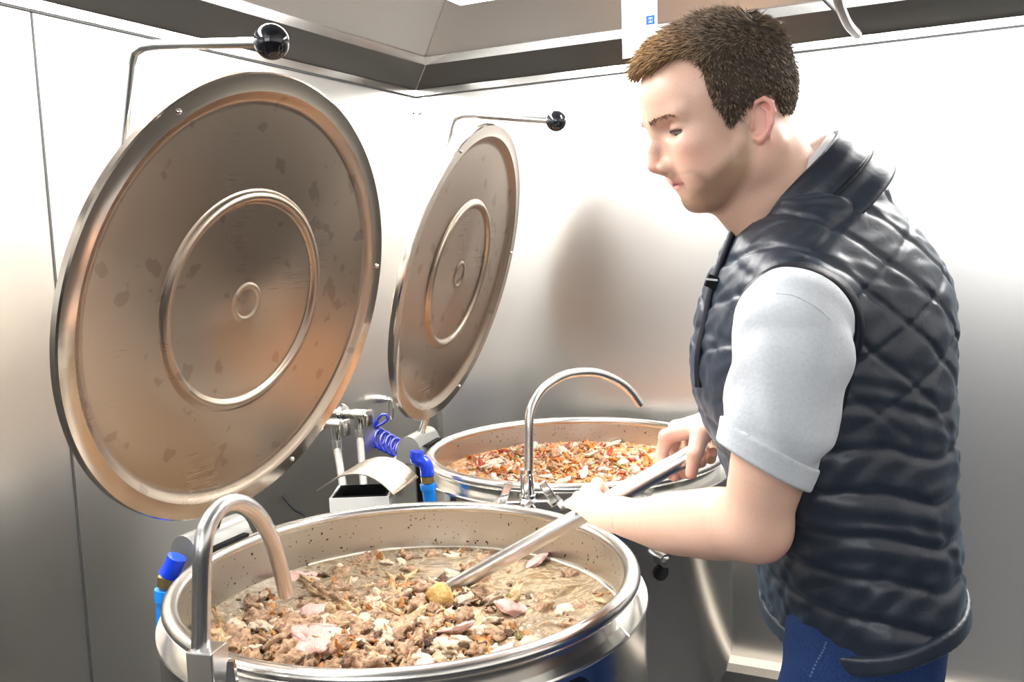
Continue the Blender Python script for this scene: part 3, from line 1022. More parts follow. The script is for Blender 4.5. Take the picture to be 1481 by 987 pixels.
def d_skull(q):
    """q in head coordinates"""
    s = q.copy(); s[:, 1] = np.abs(s[:, 1])
    d = sd_ell(s, (0.0165, 0, 0.060), (0.093, 0.079, 0.087))
    d = smin(d, sd_ell(s, (0.060, 0, 0.064), (0.060, 0.062, 0.056)), 0.03)
    d = smin(d, sd_ell(s, (0.055, 0, -0.006), (0.050, 0.054, 0.072)), 0.03)
    # jaw
    d = smin(d, sd_cap(s, (0.010, 0.047, -0.040), (0.074, 0.016, -0.071), 0.020, 0.016), 0.025)
    d = smin(d, sd_cap(s, (0.006, 0.052, -0.005), (0.012, 0.047, -0.040), 0.020, 0.020), 0.02)
    d = smin(d, sd_ell(s, (0.0775, 0, -0.070), (0.0175, 0.023, 0.0165)), 0.014)
    # cheek bone and temple
    d = smin(d, sd_ell(s, (0.080, 0.040, 0.002), (0.022, 0.020, 0.016)), 0.02)
    d = smin(d, sd_ell(s, (0.070, 0.034, -0.028), (0.032, 0.023, 0.032)), 0.02)
    # brow ridge
    d = smin(d, sd_cap(s, (0.110, 0.010, 0.043), (0.092, 0.048, 0.044), 0.010, 0.008), 0.014)
    # eye socket
    d = smax(d, -sd_ell(s, (0.116, 0.034, 0.025), (0.023, 0.019, 0.0125)), 0.010)
    # lids over the eyeball
    d = smin(d, sd_ell(s, (0.0895, 0.035, 0.0245), (0.0145, 0.0165, 0.0135)), 0.004)
    # eye slit looking down
    d = smax(d, -sd_ell(s, (0.1000, 0.0375, 0.0195), (0.0105, 0.0155, 0.0031)), 0.002)
    # nose
    n = sd_cap(s, (0.1105, 0, 0.036), (0.1205, 0, 0.008), 0.0065, 0.0075)
    n = smin(n, sd_cap(s, (0.1205, 0, 0.008), (0.1265, 0, -0.0135), 0.0075, 0.0082), 0.006)
    n = smin(n, sd_ell(s, (0.1125, 0.0125, -0.0185), (0.0115, 0.0060, 0.0080)), 0.010)
    n = smin(n, sd_cap(s, (0.122, 0, -0.020), (0.108, 0, -0.026), 0.005, 0.005), 0.005)
    n = smin(n, sd_cap(s, (0.100, 0, 0.030), (0.104, 0, -0.018), 0.009, 0.0135), 0.010)
    n = smin(n, sd_cap(s, (0.094, 0.012, 0.004), (0.098, 0.013, -0.016), 0.008, 0.010), 0.010)
    d = smin(d, n, 0.011)
    d = smax(d, -sd_ell(s, (0.1150, 0.0075, -0.0255), (0.0055, 0.0035, 0.0050)), 0.002)
    # mouth
    d = smin(d, sd_ell(s, (0.083, 0, -0.043), (0.020, 0.026, 0.019)), 0.012)
    d = smin(d, sd_cap(s, (0.1005, 0, -0.0400), (0.0880, 0.023, -0.0440), 0.0046, 0.0024), 0.004)
    d = smin(d, sd_cap(s, (0.0980, 0, -0.0490), (0.0870, 0.021, -0.0475), 0.0054, 0.0026), 0.004)
    d = smax(d, -sd_cap(s, (0.106, 0, -0.0448), (0.0900, 0.027, -0.0458), 0.0022, 0.0014), 0.0015)
    return d


def d_head(p):
    q = to_head(p)
    d = d_skull(q)
    e = q.copy(); e[:, 1] = np.abs(e[:, 1])
    m = e[:, 1] > 0.05
    de = np.full(len(p), 1e3, np.float32)
    if m.any(): de[m] = d_ear(e[m])
    return smin(d, de, 0.004) * HS


V3 = lambda v: np.array(v, np.float32)
# torso landmarks
TY_ = 1.155
SH_L = sight(1152, 470, 0.975)
SH_R = sight(1140, 445, 1.335)
EL_L = sight(1091, 758, 1.035)
WR_L = sight(898, 757, 1.275)
EL_R = sight(1150, 640, 1.47)
WR_R = sight(1046, 607, 1.365)
NECK0 = hw(-0.012, 0, -0.030)
NECK1 = sight(1150, 318, TY_ + 0.005)


def d_neck(p):
    d = sd_cap(p, hw(-0.010, 0, -0.02), NECK1, 0.056, 0.062)
    d = smin(d, sd_cap(p, hw(0.040, 0, -0.062), sight(1105, 318, TY_), 0.030, 0.040), 0.03)
    # muscle running down from behind the ear
    d = smin(d, sd_cap(p, hw(-0.018, 0.056, -0.03), sight(1090, 325, TY_ - 0.02), 0.012, 0.012), 0.02)
    return d


# silhouette of the trunk: image column of front and back at image row (at the body's mid plane)
TRUNK = [(300, 1100, 1232), (350, 1062, 1305), (400, 1040, 1325), (450, 1027, 1336), (514, 1015, 1342), (560, 1015, 1343), (600, 1026, 1341), (640, 1047, 1340),
         (710, 1078, 1338), (780, 1101, 1340), (840, 1121, 1342), (900, 1134, 1346), (960, 1137, 1348)]
_tz, _tf, _tb = [], [], []
for y_, xf_, xb_ in TRUNK:
    a_, b_ = sight(xf_, y_, TY_), sight(xb_, y_, TY_)
    _tz.append(a_.z); _tf.append(a_.x); _tb.append(b_.x)
_tz, _tf, _tb = np.array(_tz)[::-1], np.array(_tf)[::-1], np.array(_tb)[::-1]
_tw = np.interp(_tz, [0.85, 0.95, 1.05, 1.2, 1.3, 1.36, 1.42, 1.46], [0.158, 0.157, 0.155, 0.156, 0.155, 0.135, 0.09, 0.06])
_zz = np.linspace(_tz[0], _tz[-1], 120)
_ker = np.exp(-0.5 * (np.arange(-14, 15) / 5.0) ** 2); _ker /= _ker.sum()
_sm = lambda a: np.convolve(np.pad(np.interp(_zz, _tz, a), 14, mode='reflect', reflect_type='odd'), _ker, 'valid')
_tf, _tb, _tw = _sm(_tf), _sm(_tb), _sm(_tw)
_tz = _zz
BY = math.radians(5)          # the trunk faces slightly towards the near side


def d_trunk(p):
    z = p[:, 2]
    xf = np.interp(z, _tz, _tf); xb = np.interp(z, _tz, _tb); w = np.interp(z, _tz, _tw)
    cx, hx = (xf + xb) / 2, (xb - xf) / 2
    x, y = p[:, 0] - cx, p[:, 1] - TY_
    xr = x * math.cos(BY) + y * math.sin(BY); yr = -x * math.sin(BY) + y * math.cos(BY)
    k = (np.abs(xr / hx) ** 2.4 + np.abs(yr / w) ** 2.4) ** (1 / 2.4)
    d = (k - 1) * np.minimum(hx, w) * 0.92
    d = np.maximum(d, z - (_tz[-1] - 0.01))
    return np.maximum(d, _tz[0] + 0.002 - z)


def d_yoke(p, g=0.0):
    """shoulder girdle from the neck root out to both shoulder points"""
    nl = sight(1178, 366, TY_ - 0.05); nr = sight(1178, 368, TY_ + 0.05)
    sl = sight(1153, 452, 1.005); sr = sight(1140, 420, 1.30)
    d = sd_cap(p, nl, sl, 0.055 + g, 0.046 + g)
    d = smin(d, sd_cap(p, nr, sr, 0.055 + g, 0.046 + g), 0.02)
    bk = sd_cap(p, sight(1205, 318, TY_), sight(1245, 440, TY_), 0.06 + g, 0.088 + g)
    return smin(d, bk, 0.06)


# --- paddle geometry is shared by the hands
PD0 = Vector((-0.122, 1.505, 0.825))
PD1 = sight(1004, 655, 1.335)
PDD = (PD1 - PD0).normalized()
PE2 = Vector((0, -1, 0)); PE2 = (PE2 - PDD * PE2.dot(PDD)).normalized()
PE1 = PE2.cross(PDD)
if PE1.z < 0: PE1 = -PE1
PR = 0.0138


def on_pad(s, a, b):
    """s metres from the upper end back down the shaft, a up, b towards the viewer side"""
    return PD1 - PDD * s + PE1 * a + PE2 * b


s_l = (PD1 - sight(852, 739, 1.40)).length       # left hand centre on the shaft


def chain(p, pts, rad, k=0.004):
    d = None
    for i in range(len(pts) - 1):
        c = sd_cap(p, pts[i], pts[i + 1], rad[i], rad[i + 1])
        d = c if d is None else smin(d, c, k)
    return d


def d_left_hand(p):
    S = s_l
    d = None
    # (offset along shaft towards the upper end, lengths)
    fing = [(0.030, 1.0), (0.0095, 1.06), (-0.011, 1.0), (-0.030, 0.86)]
    wr = WR_L
    tips = []
    for i, (o, L) in enumerate(fing):
        kn = on_pad(S - o, 0.031 - 0.003 * i, 0.023)
        pip = on_pad(S - o * 0.98, 0.026 * L - 0.002 * i, -0.018)
        dip = on_pad(S - o * 0.95, -0.006, -0.027)
        tip = on_pad(S - o * 0.95, -0.026, -0.008 - 0.002 * (3 - i))
        meta0 = wr + (kn - wr) * 0.22
        c = sd_cap(p, meta0, kn, 0.0145, 0.0122)
        d = c if d is None else smin(d, c, 0.016)
        tips.append((kn, pip, dip, tip))
    for kn, pip, dip, tip in tips:
        f = chain(p, [kn, pip, dip, tip], [0.0115, 0.0095, 0.0085, 0.0078])
        d = smin(d, f, 0.005)
    # heel of the hand
    d = smin(d, sd_cap(p, wr, on_pad(S + 0.034, -0.004, 0.022), 0.022, 0.0165), 0.02)
    d = smin(d, sd_cap(p, on_pad(S + 0.022, 0.016, 0.026), on_pad(S - 0.02, 0.018, 0.028), 0.013, 0.013), 0.02)
    d = smin(d, sd_cap(p, wr, on_pad(S + 0.012, -0.016, 0.034), 0.026, 0.0195), 0.02)
    d = smin(d, sd_cap(p, wr, on_pad(S - 0.012, -0.004, 0.036), 0.026, 0.0165), 0.02)
    # thumb on the hidden side
    th = [wr + (on_pad(S - 0.03, -0.02, 0.02) - wr) * 0.35, on_pad(S - 0.040, -0.016, 0.026), on_pad(S - 0.044, -0.027, 0.002), on_pad(S - 0.032, -0.022, -0.018)]
    d = smin(d, chain(p, th, [0.017, 0.0135, 0.0112, 0.009]), 0.010)
    return d


def d_right_hand(p):
    wr = WR_R
    K = [sight(964, 632, 1.372), sight(978, 619, 1.392), sight(998, 614, 1.408), sight(1018, 614, 1.42)]
    P = [sight(957, 659, 1.382), sight(972, 655, 1.405), sight(996, 648, 1.418), sight(1020, 644, 1.424)]
    D = [sight(961, 681, 1.372), sight(980, 682, 1.385), sight(1005, 672, 1.39), sight(1027, 663, 1.39)]
    T = [sight(976, 690, 1.350), sight(994, 686, 1.355), sight(1015, 670, 1.358), sight(1031, 655, 1.358)]
    d = None
    for i in range(4):
        c = sd_cap(p, wr + (K[i] - wr) * 0.15, K[i], 0.0150, 0.0118)
        d = c if d is None else smin(d, c, 0.014)
    for i in range(4):
        d = smin(d, chain(p, [K[i], P[i], D[i], T[i]], [0.0112, 0.0096, 0.0086, 0.0076]), 0.0045)
    th = [wr + (sight(1012, 628, 1.335) - wr) * 0.3, sight(1013, 628, 1.338), sight(1005, 656, 1.318), sight(1000, 685, 1.322)]
    d = smin(d, chain(p, th, [0.019, 0.0150, 0.0115, 0.0088]), 0.008)
    # web between thumb and first finger
    d = smin(d, sd_cap(p, sight(1016, 618, 1.35), sight(984, 624, 1.372), 0.013, 0.0085), 0.008)
    return d


def limb(pts, rad, n=5):
    """smoothly varying limb: resampled centre line and radii"""
    P = smooth_path(pts, n)
    t = np.linspace(0, len(rad) - 1, len(P))
    k = np.arange(len(rad))
    # smooth radius by cosine-eased interpolation
    i = np.minimum(t.astype(int), len(rad) - 2)
    w = t - i; w = w * w * (3 - 2 * w)
    R = np.array(rad)[i] * (1 - w) + np.array(rad)[i + 1] * w
    return [V3(p) for p in P], R


def sd_limb(p, PR_):
    P, R = PR_
    d = None
    for i in range(len(P) - 1):
        c = sd_cap(p, P[i], P[i + 1], R[i], R[i + 1])
        d = c if d is None else np.minimum(d, c)
    return d


_fa = WR_L - EL_L
HEEL = on_pad(s_l, -0.012, 0.036)
LIMB_UL = limb([SH_L, SH_L + (EL_L - SH_L) * 0.5 + Vector((0.004, 0, 0)), EL_L], [0.043, 0.046, 0.0385])
LIMB_FL = limb([EL_L, EL_L + _fa * 0.22, EL_L + _fa * 0.5, EL_L + _fa * 0.8, WR_L, WR_L * 0.4 + HEEL * 0.6], [0.038, 0.0445, 0.0415, 0.034, 0.030, 0.025])
_fr = WR_R - EL_R
LIMB_R = limb([SH_R, (SH_R + EL_R) / 2, EL_R], [0.052, 0.048, 0.039])
LIMB_FR = limb([EL_R, EL_R + _fr * 0.3, EL_R + _fr * 0.7, WR_R], [0.039, 0.043, 0.035, 0.028])


def grouped(p, items, k=0.02):
    """items: (fn, centre, radius): skip a group far from its bounding sphere"""
    d = np.full(len(p), 0.5, np.float32)
    for fn, c, r in items:
        q = p - V3(c)
        dist = np.sqrt((q * q).sum(1)) - r
        m = dist < 0.04
        v = np.maximum(dist, 0.04).astype(np.float32)
        if m.any(): v[m] = fn(p[m])
        d = smin(d, v, k)
    return d


def limb_items(PR_, n=2):
    """a limb cut into a few runs, each with its own bounding sphere"""
    P, R = PR_
    out = []
    cuts = np.linspace(0, len(P) - 1, n + 1).astype(int)
    for a, b in zip(cuts[:-1], cuts[1:]):
        sub = ([P[i] for i in range(a, b + 1)], R[a:b + 1])
        c = (sub[0][0] + sub[0][-1]) / 2
        r = max(float(np.linalg.norm(q - c)) + t for q, t in zip(*sub)) + 0.004
        out.append((lambda p, s_=sub: sd_limb(p, s_), c, r))
    return out


ITEMS_FL, ITEMS_UL = limb_items(LIMB_FL, 3), limb_items(LIMB_UL, 2)
ITEMS_R, ITEMS_FR = limb_items(LIMB_R, 2), limb_items(LIMB_FR, 2)
ELB = [(lambda p: sd_ell(p, EL_L + Vector((0.008, 0.0, -0.010)), (0.032, 0.031, 0.034)), EL_L, 0.06)]


def d_arms(p):
    d = smin(grouped(p, ITEMS_UL, 0.001), grouped(p, ELB, 0.001), 0.015)
    d = smin(d, grouped(p, ITEMS_FL, 0.001), 0.018)
    r = smin(grouped(p, ITEMS_R, 0.001), grouped(p, ITEMS_FR, 0.001), 0.018)
    return np.minimum(d, r)


def d_body(p):
    core = d_trunk(p) + 0.025
    core = np.maximum(smin(core, d_yoke(p) + 0.024, 0.02), 1.05 - p[:, 2])
    d = grouped(p, [(d_head, HO + HF * 0.02 + HU_ * 0.02, 0.135), (d_neck, NECK1 + Vector((-0.02, 0, 0.06)), 0.16)], 0.018)
    a = d_arms(p)
    hl = grouped(p, [(d_left_hand, on_pad(s_l, 0, 0), 0.13)], 0.004)
    hr = grouped(p, [(d_right_hand, sight(1000, 645, 1.37), 0.10)], 0.004)
    a = smin(a, hl, 0.022)
    a = smin(a, hr, 0.014)
    return smin(smin(core, d, 0.03), a, 0.012)


SKIN = np.array([0.75, 0.475, 0.36])
BEARD = [(0.030, -0.006), (0.024, 0.020), (0.010, 0.020), (0.010, -0.030), (0.02, -0.062), (0.05, -0.10), (0.12, -0.11), (0.125, -0.062), (0.113, -0.052),
         (0.100, -0.055), (0.093, -0.050), (0.096, -0.036), (0.112, -0.034), (0.108, -0.028), (0.095, -0.028), (0.075, -0.036), (0.048, -0.022)]


def skin_color(v):
    q = (v - np.array(HO_)) @ HR / HS
    f, l, u = q[:, 0], q[:, 1], q[:, 2]
    c = np.repeat(SKIN[None], len(v), 0)
    head = (np.abs(l) < 0.11) & (f > -0.11) & (f < 0.16) & (u > -0.13) & (u < 0.17)

    def mix(mask, col):
        nonlocal c
        m = np.clip(mask, 0, 1)[:, None] * head[:, None]
        c = c * (1 - m) + np.array(col) * m
    bl = lambda fc, lc, uc, r: np.exp(-(((f - fc) ** 2 + (np.abs(l) - lc) ** 2 + (u - uc) ** 2) / r ** 2))
    mix(0.45 * bl(0.088, 0.046, -0.012, 0.022), (0.78, 0.36, 0.28))          # cheek
    mix(0.5 * bl(0.128, 0.0, -0.016, 0.016), (0.80, 0.38, 0.29))              # nose
    mix(0.75 * np.clip((np.abs(l) - 0.071) / 0.008, 0, 1) * (np.abs(f + 0.004) < 0.04) * (np.abs(u) < 0.05), (0.80, 0.36, 0.30))
    sd = poly_sd(f, u, BEARD)
    mix(0.85 * np.clip(-sd / 0.014, 0, 1), (0.27, 0.155, 0.09))
    # lips
    lip = np.clip(1.3 - np.abs((u + 0.0445 - 0.06 * np.abs(l) * 0) / 0.0085), 0, 1) * np.clip((0.0265 - np.abs(l)) / 0.004, 0, 1) * (f > 0.082)
    mix(lip * 0.9, (0.62, 0.235, 0.215))
    mix(0.8 * np.exp(-((u + 0.0450) / 0.0016) ** 2) * (np.abs(l) < 0.027) * (f > 0.078) * (f < 0.105), (0.16, 0.05, 0.04))
    # eyelid edge and lashes
    lash = np.exp(-((u - 0.0232) / 0.0019) ** 2) * np.exp(-((np.abs(l) - 0.037) / 0.0135) ** 4) * (f > 0.082) * (f < 0.110)
    mix(lash * 0.9, (0.10, 0.055, 0.035))
    mix(0.35 * np.exp(-((u - 0.030) / 0.008) ** 2) * np.exp(-((np.abs(l) - 0.033) / 0.016) ** 2) * (f > 0.085), (0.62, 0.33, 0.25))
    # knuckles a little redder
    for P in (sight(964, 632, 1.36), sight(978, 690, 1.35), sight(1000, 688, 1.31), on_pad(s_l + 0.03, -0.02, -0.005), EL_L + Vector((0.02, -0.02, -0.03)), sight(1029, 655, 1.35)):
        r2 = ((v - np.array(P)) ** 2).sum(1)
        m = (0.5 * np.exp(-r2 / 0.022 ** 2))[:, None]
        c = c * (1 - m) + np.array([0.82, 0.37, 0.29]) * m
    return c


def tint_mat(name, rough=0.45, speck=0.0, sscale=900.0, sss=0.0):
    m, nt, b = newmat(name)
    at = node(nt, 'ShaderNodeAttribute', attribute_name='tint')
    nt.links.new(at.outputs['Color'], b.inputs['Base Color'])
    b.inputs['Roughness'].default_value = rough
    if sss:
        b.inputs['Subsurface Weight'].default_value = sss
        b.inputs['Subsurface Radius'].default_value = (0.008, 0.003, 0.0015)
        b.inputs['Subsurface Scale'].default_value = 1.0
    tc = node(nt, 'ShaderNodeTexCoord')
    nz = node(nt, 'ShaderNodeTexNoise', i_Scale=sscale, i_Detail=2.0)
    nt.links.new(tc.outputs['Object'], nz.inputs['Vector'])
    mr = node(nt, 'ShaderNodeMapRange')
    mr.inputs['From Min'].default_value = 0.3; mr.inputs['From Max'].default_value = 0.7
    mr.inputs['To Min'].default_value = 1 - speck; mr.inputs['To Max'].default_value = 1 + speck
    nt.links.new(nz.outputs['Fac'], mr.inputs['Value'])
    mx = node(nt, 'ShaderNodeMix', data_type='RGBA', blend_type='MULTIPLY')
    mx.inputs[0].default_value = 1.0
    nt.links.new(at.outputs['Color'], mx.inputs[6]); nt.links.new(mr.outputs[0], mx.inputs[7])
    nt.links.new(mx.outputs[2], b.inputs['Base Color'])
    bp = node(nt, 'ShaderNodeBump', i_Strength=0.12, i_Distance=0.001)
    nt.links.new(nz.outputs['Fac'], bp.inputs['Height'])
    nt.links.new(bp.outputs[0], b.inputs['Normal'])
    return m


M_SKIN = tint_mat('skin', 0.42, 0.05, 700, 0.12)
foot = sight(1250, 950, TY_)
man = empty('person', Vector((foot.x, foot.y, 0)), 'man in a navy quilted vest and pale grey polo stirring the stew', 'person')
sdf_object('body', d_body, (0.03, 0.90, 1.0), (0.62, 1.56, 1.735), 0.0019, M_SKIN, man, skin_color)

# eyes
M_EYE = tint_mat('eye', 0.12, 0.0, 900)
for sgn in (1, -1):
    c_ = np.array([0.0885, 0.035 * sgn, 0.0212])
    gz = np.array([0.80, 0.08 * sgn, -0.55]); gz /= np.linalg.norm(gz)
    bm = bmesh.new(); bmesh.ops.create_icosphere(bm, subdivisions=4, radius=1.0)
    L_ = man.location
    me = bpy.data.meshes.new('eye')
    co = [np.array(v.co) for v in bm.verts]
    fc = [[v.index for v in f.verts] for f in bm.faces]
    me.from_pydata([tuple(hw(*(c_ + q * 0.0122)) - L_) for q in co], [], fc)
    bm.free()
    cc = []
    for q in co:
        a = math.degrees(math.acos(max(-1, min(1, float(q @ gz)))))
        cc.append((0.008, 0.008, 0.01, 1) if a < 12 else (0.06, 0.07, 0.075, 1) if a < 29 else (0.40, 0.33, 0.31, 1))
    at = me.color_attributes.new('tint', 'FLOAT_COLOR', 'POINT')
    at.data.foreach_set('color', np.array(cc, np.float32).ravel())
    for p in me.polygons: p.use_smooth = True
    me.materials.append(M_EYE)
    link(bpy.data.objects.new('eye', me), man)
# ---- hair, brows
def hp(px, py, l):
    """side-view position (forward, up) in head units of a sight line crossing the plane l metres left of centre"""
    P = on_plane(px, py, HO + HL * l * HS, HL)
    d = P - HO
    return (d.dot(HF) / HS, d.dot(HU_) / HS)


HAIRPOLY = [hp(908, 104, .02), hp(940, 96, .03), hp(965, 84, .045), hp(990, 76, .055), hp(1004, 84, .065), hp(1015, 105, .07), hp(1021, 130, .073), hp(1031, 150, .074), hp(1047, 168, .074), hp(1056, 183, .074),
            hp(1068, 180, .074), hp(1075, 163, .074), hp(1090, 147, .074), hp(1105, 137, .074), hp(1122, 137, .074), hp(1131, 150, .07), hp(1131, 175, .06),
            hp(1130, 197, .05), hp(1155, 208, .03), hp(1195, 200, .0), hp(1205, 90, .0), hp(1170, 0, 0), hp(1090, -40, 0), hp(990, -30, 0), hp(905, 10, 0), hp(890, 70, 0)]


def hair_thick(q):
    f, u = q[:, 0], q[:, 2]
    t = 0.006 + 0.007 * np.clip((u - 0.075) / 0.055, 0, 1)
    t = t + 0.004 * np.clip((f - 0.05) / 0.05, 0, 1) * np.clip((u - 0.085) / 0.03, 0, 1)
    t = t + 0.004 * np.clip((-f - 0.02) / 0.05, 0, 1)
    t = t + 0.0016 * np.sin(f * 330 + 5 * np.sin(u * 210)) * np.sin(q[:, 1] * 290 + 3 * np.sin(f * 170))
    return t


def d_hair(p):
    q = to_head(p)
    d = d_skull(q) - hair_thick(q)
    pd = poly_sd(q[:, 0], q[:, 2], HAIRPOLY)
    return smax(d, pd.astype(np.float32), 0.010) * HS


def hair_color(v):
    q = to_head(v.astype(np.float32))
    n = np.sin(q[:, 0] * 410 + 7 * np.sin(q[:, 2] * 300)) * np.sin(q[:, 1] * 520 + q[:, 2] * 350)
    g = np.clip(0.35 + 0.3 * n, 0, 1)[:, None]
    base = np.array([0.030, 0.020, 0.014]) * (1 - g) + np.array([0.10, 0.068, 0.045]) * g
    fr = np.clip((q[:, 0] - 0.045) / 0.06, 0, 1)[:, None]  # warm front: backlight glow put into the hair colour
    return base * (1 - fr) + np.array([0.20, 0.105, 0.045]) * fr


M_HAIR = tint_mat('hair', 0.62, 0.4, 900)
M_HAIRCAP = tint_mat('hair_base', 0.9, 0.5, 600)
hc_ = HO + HF * 0.01 + HU_ * 0.05
hair_o, hv = sdf_object('hair', d_hair, hc_ - Vector((0.15, 0.15, 0.15)), hc_ + Vector((0.15, 0.15, 0.15)), 0.0022, M_HAIRCAP, man, hair_color)


def strands(name, seeds, parent, mat):
    """seeds: (root, direction, length, radius, colour)"""
    vs_, fs, cs = [], [], []
    L = np.zeros(3); o = parent
    while o:
        L += np.array(o.matrix_basis.translation); o = o.parent
    L = Vector(L)
    for root, dr, ln, rad, col, bend in seeds:
        dr = dr.normalized()
        s1 = dr.orthogonal().normalized(); s2 = dr.cross(s1)
        k = len(vs_)
        mid = root + dr * ln * 0.55
        tip = root + dr * ln + bend
        for c, r in ((root, rad), (mid + bend * 0.3, rad * 0.85)):
            for a in (0, 2.094, 4.188):
                vs_.append(c + s1 * (math.cos(a) * r) + s2 * (math.sin(a) * r) - L)
        vs_.append(tip - L)
        for i in range(3):
            j = (i + 1) % 3
            fs.append((k + i, k + j, k + 3 + j, k + 3 + i))
            fs.append((k + 3 + i, k + 3 + j, k + 6))
        cs += [col] * 7
    me = bpy.data.meshes.new(name)
    me.from_pydata([tuple(v) for v in vs_], [], fs)
    at = me.color_attributes.new('tint', 'FLOAT_COLOR', 'POINT')
    at.data.foreach_set('color', np.concatenate([np.array(cs), np.ones((len(cs), 1))], 1).astype(np.float32).ravel())
    for p in me.polygons: p.use_smooth = True
    me.materials.append(mat)
    return link(bpy.data.objects.new(name, me), parent)


hq = to_head(hv.astype(np.float32))
dsk = d_skull(hq)
outer = np.where(dsk > 0.003)[0]
r_ = np.random.RandomState(3)
sel = r_.choice(outer, min(len(outer), 15000), replace=False)
E_ = 0.002
grad = np.stack([d_skull(hq[sel] + np.eye(3, dtype=np.float32)[k] * E_) - d_skull(hq[sel] - np.eye(3, dtype=np.float32)[k] * E_) for k in range(3)], 1)
grad /= np.linalg.norm(grad, axis=1)[:, None] + 1e-9
seeds = []
for i, s in enumerate(sel):
    f, l, u = hq[s]
    n = Vector(grad[i].tolist())
    top = min(1, max(0, (u - 0.085) / 0.04))
    # crown whorl: hair runs forwards on top, down on the sides and back
    flow = Vector((0.9, 0.0, 0.15)) * top + Vector((-0.25 if f < 0.03 else 0.25, 0, -0.9)) * (1 - top)
    if f < -0.03 and top > 0.3: flow = Vector((-0.2, 0, -0.7))
    flow = flow - n * flow.dot(n)
    ln = (0.008 + 0.006 * top + 0.003 * top * max(0, min(1, (f - 0.05) / 0.05))) * r_.uniform(0.7, 1.25)
    dl = (flow.normalized() * r_.uniform(0.7, 1.1) + n * (0.22 + 0.2 * top * r_.rand()) + Vector(r_.normal(0, 0.22, 3).tolist()))
    W_ = HF * dl.x + HL * dl.y + HU_ * dl.z
    g = r_.rand()
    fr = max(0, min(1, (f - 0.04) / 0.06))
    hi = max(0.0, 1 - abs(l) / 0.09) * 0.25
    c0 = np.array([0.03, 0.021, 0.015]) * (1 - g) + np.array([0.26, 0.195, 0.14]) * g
    c1 = np.array([0.14, 0.065, 0.025]) * (1 - g) + np.array([0.55, 0.32, 0.13]) * g  # golden tone for front and top strands, backlight painted into them
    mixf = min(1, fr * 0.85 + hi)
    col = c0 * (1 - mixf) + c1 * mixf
    root = Vector(hv[s].tolist()) - (HF * n.x + HL * n.y + HU_ * n.z) * 0.002
    bend = (HF * flow.x + HL * flow.y + HU_ * flow.z) * 0.002
    seeds.append((root, W_, ln, 0.00075, col, bend))
tag(strands('hair_strands', seeds, hair_o, M_HAIR), kind='stuff')

for sgn in (1, -1):
    seeds = []
    for k in range(90):
        t = r_.rand()
        f0, l0, u0 = 0.119 - 0.028 * t ** 1.6, 0.010 + 0.042 * t, 0.0385 + 0.0045 * math.sin(t * 2.6) + r_.normal(0, 0.0016 * (1.1 - 0.5 * t))
        q = np.array([[f0 + 0.012, l0, u0]], np.float32)
        for _ in range(14):
            q[:, 0] -= np.clip(d_skull(q), -0.004, 0.004) * 0.8
        root = hw(float(q[0, 0]) - 0.0008, sgn * l0, u0)
        dl = Vector((0.35 - 0.3 * t, sgn * 0.9, 0.25 - 0.4 * t)) + Vector(r_.normal(0, 0.15, 3).tolist())
        W_ = HF * dl.x + HL * dl.y + HU_ * dl.z
        seeds.append((root, W_, 0.007, 0.00045, np.array([0.34, 0.19, 0.11]) * r_.uniform(0.6, 1.3), HL * 0.0))
    tag(strands('eyebrow', seeds, man, M_HAIR))

# upper lash lines
M_LASH = plain('lash', (0.03, 0.018, 0.012), 0.7)
for sgn in (1, -1):
    pts_ = []
    for k in range(11):
        t = k / 10
        l0 = 0.0235 + 0.0275 * t
        u0 = 0.0222 + 0.0012 * math.sin(math.pi * t) - 0.0012 * t
        q = np.array([[0.118, l0, u0 + 0.0012]], np.float32)
        for _ in range(20):
            q[:, 0] -= np.clip(d_skull(q), -0.004, 0.004) * 0.8
        pts_.append(hw(float(q[0, 0]) + 0.0002, sgn * l0, u0))
    MB().tube(smooth_path(pts_, 3), 0.00075, 6).build('eyelashes', M_LASH, man, 60)

# ---- quilted vest
ARM_C0, ARM_C1 = sight(1148, 484, 0.975), sight(1130, 565, 0.985)
ARM_R0, ARM_R1 = SH_R + Vector((0, 0.0, -0.01)), SH_R + (EL_R - SH_R) * 0.4


def d_armhole(p):
    return sd_cap(p, ARM_C0, ARM_C1, 0.071, 0.066)


def d_vest_full(p):
    d = smin(d_trunk(p), d_yoke(p), 0.045) - 0.008
    return d


_h0 = sight(1137, 916, TY_)
_h1 = _h0 + Vector((0.10, 0, 0.034))
HEMN = V3(Vector((_h1.x - _h0.x, 0, _h1.z - _h0.z)).cross(Vector((0, 1, 0))).normalized())
if HEMN[2] > 0: HEMN = -HEMN            # pointing down


def quilt(p):
    x, y, z = p[:, 0], p[:, 1] - TY_, p[:, 2]
    s1 = (z * 0.80 + x * 0.60 - 0.35 * np.abs(y)) / 0.052
    s2 = (z * 0.86 - x * 0.5 + 0.2 * np.abs(y)) / 0.062
    up = np.clip((z - 1.16) / 0.1, 0, 1)
    g1 = np.abs(s1 - np.round(s1)) * 0.052
    g2 = np.abs(s2 - np.round(s2)) * 0.062
    s3 = (z + 0.10 * x + 0.006 * np.sin(x * 40 + y * 30)) / 0.050
    g3 = np.abs(s3 - np.round(s3)) * 0.050
    puff_u = -0.0028 * np.exp(-(g1 / 0.0042) ** 2) - 0.0022 * np.exp(-(g2 / 0.0042) ** 2)
    puff_l = -0.0026 * np.exp(-(g3 / 0.006) ** 2)
    wr = 0.0012 * np.sin(90 * x + 60 * z + 3 * np.sin(70 * y + 40 * z)) * np.sin(110 * z - 50 * x)
    return puff_u * up + puff_l * (1 - up) + wr


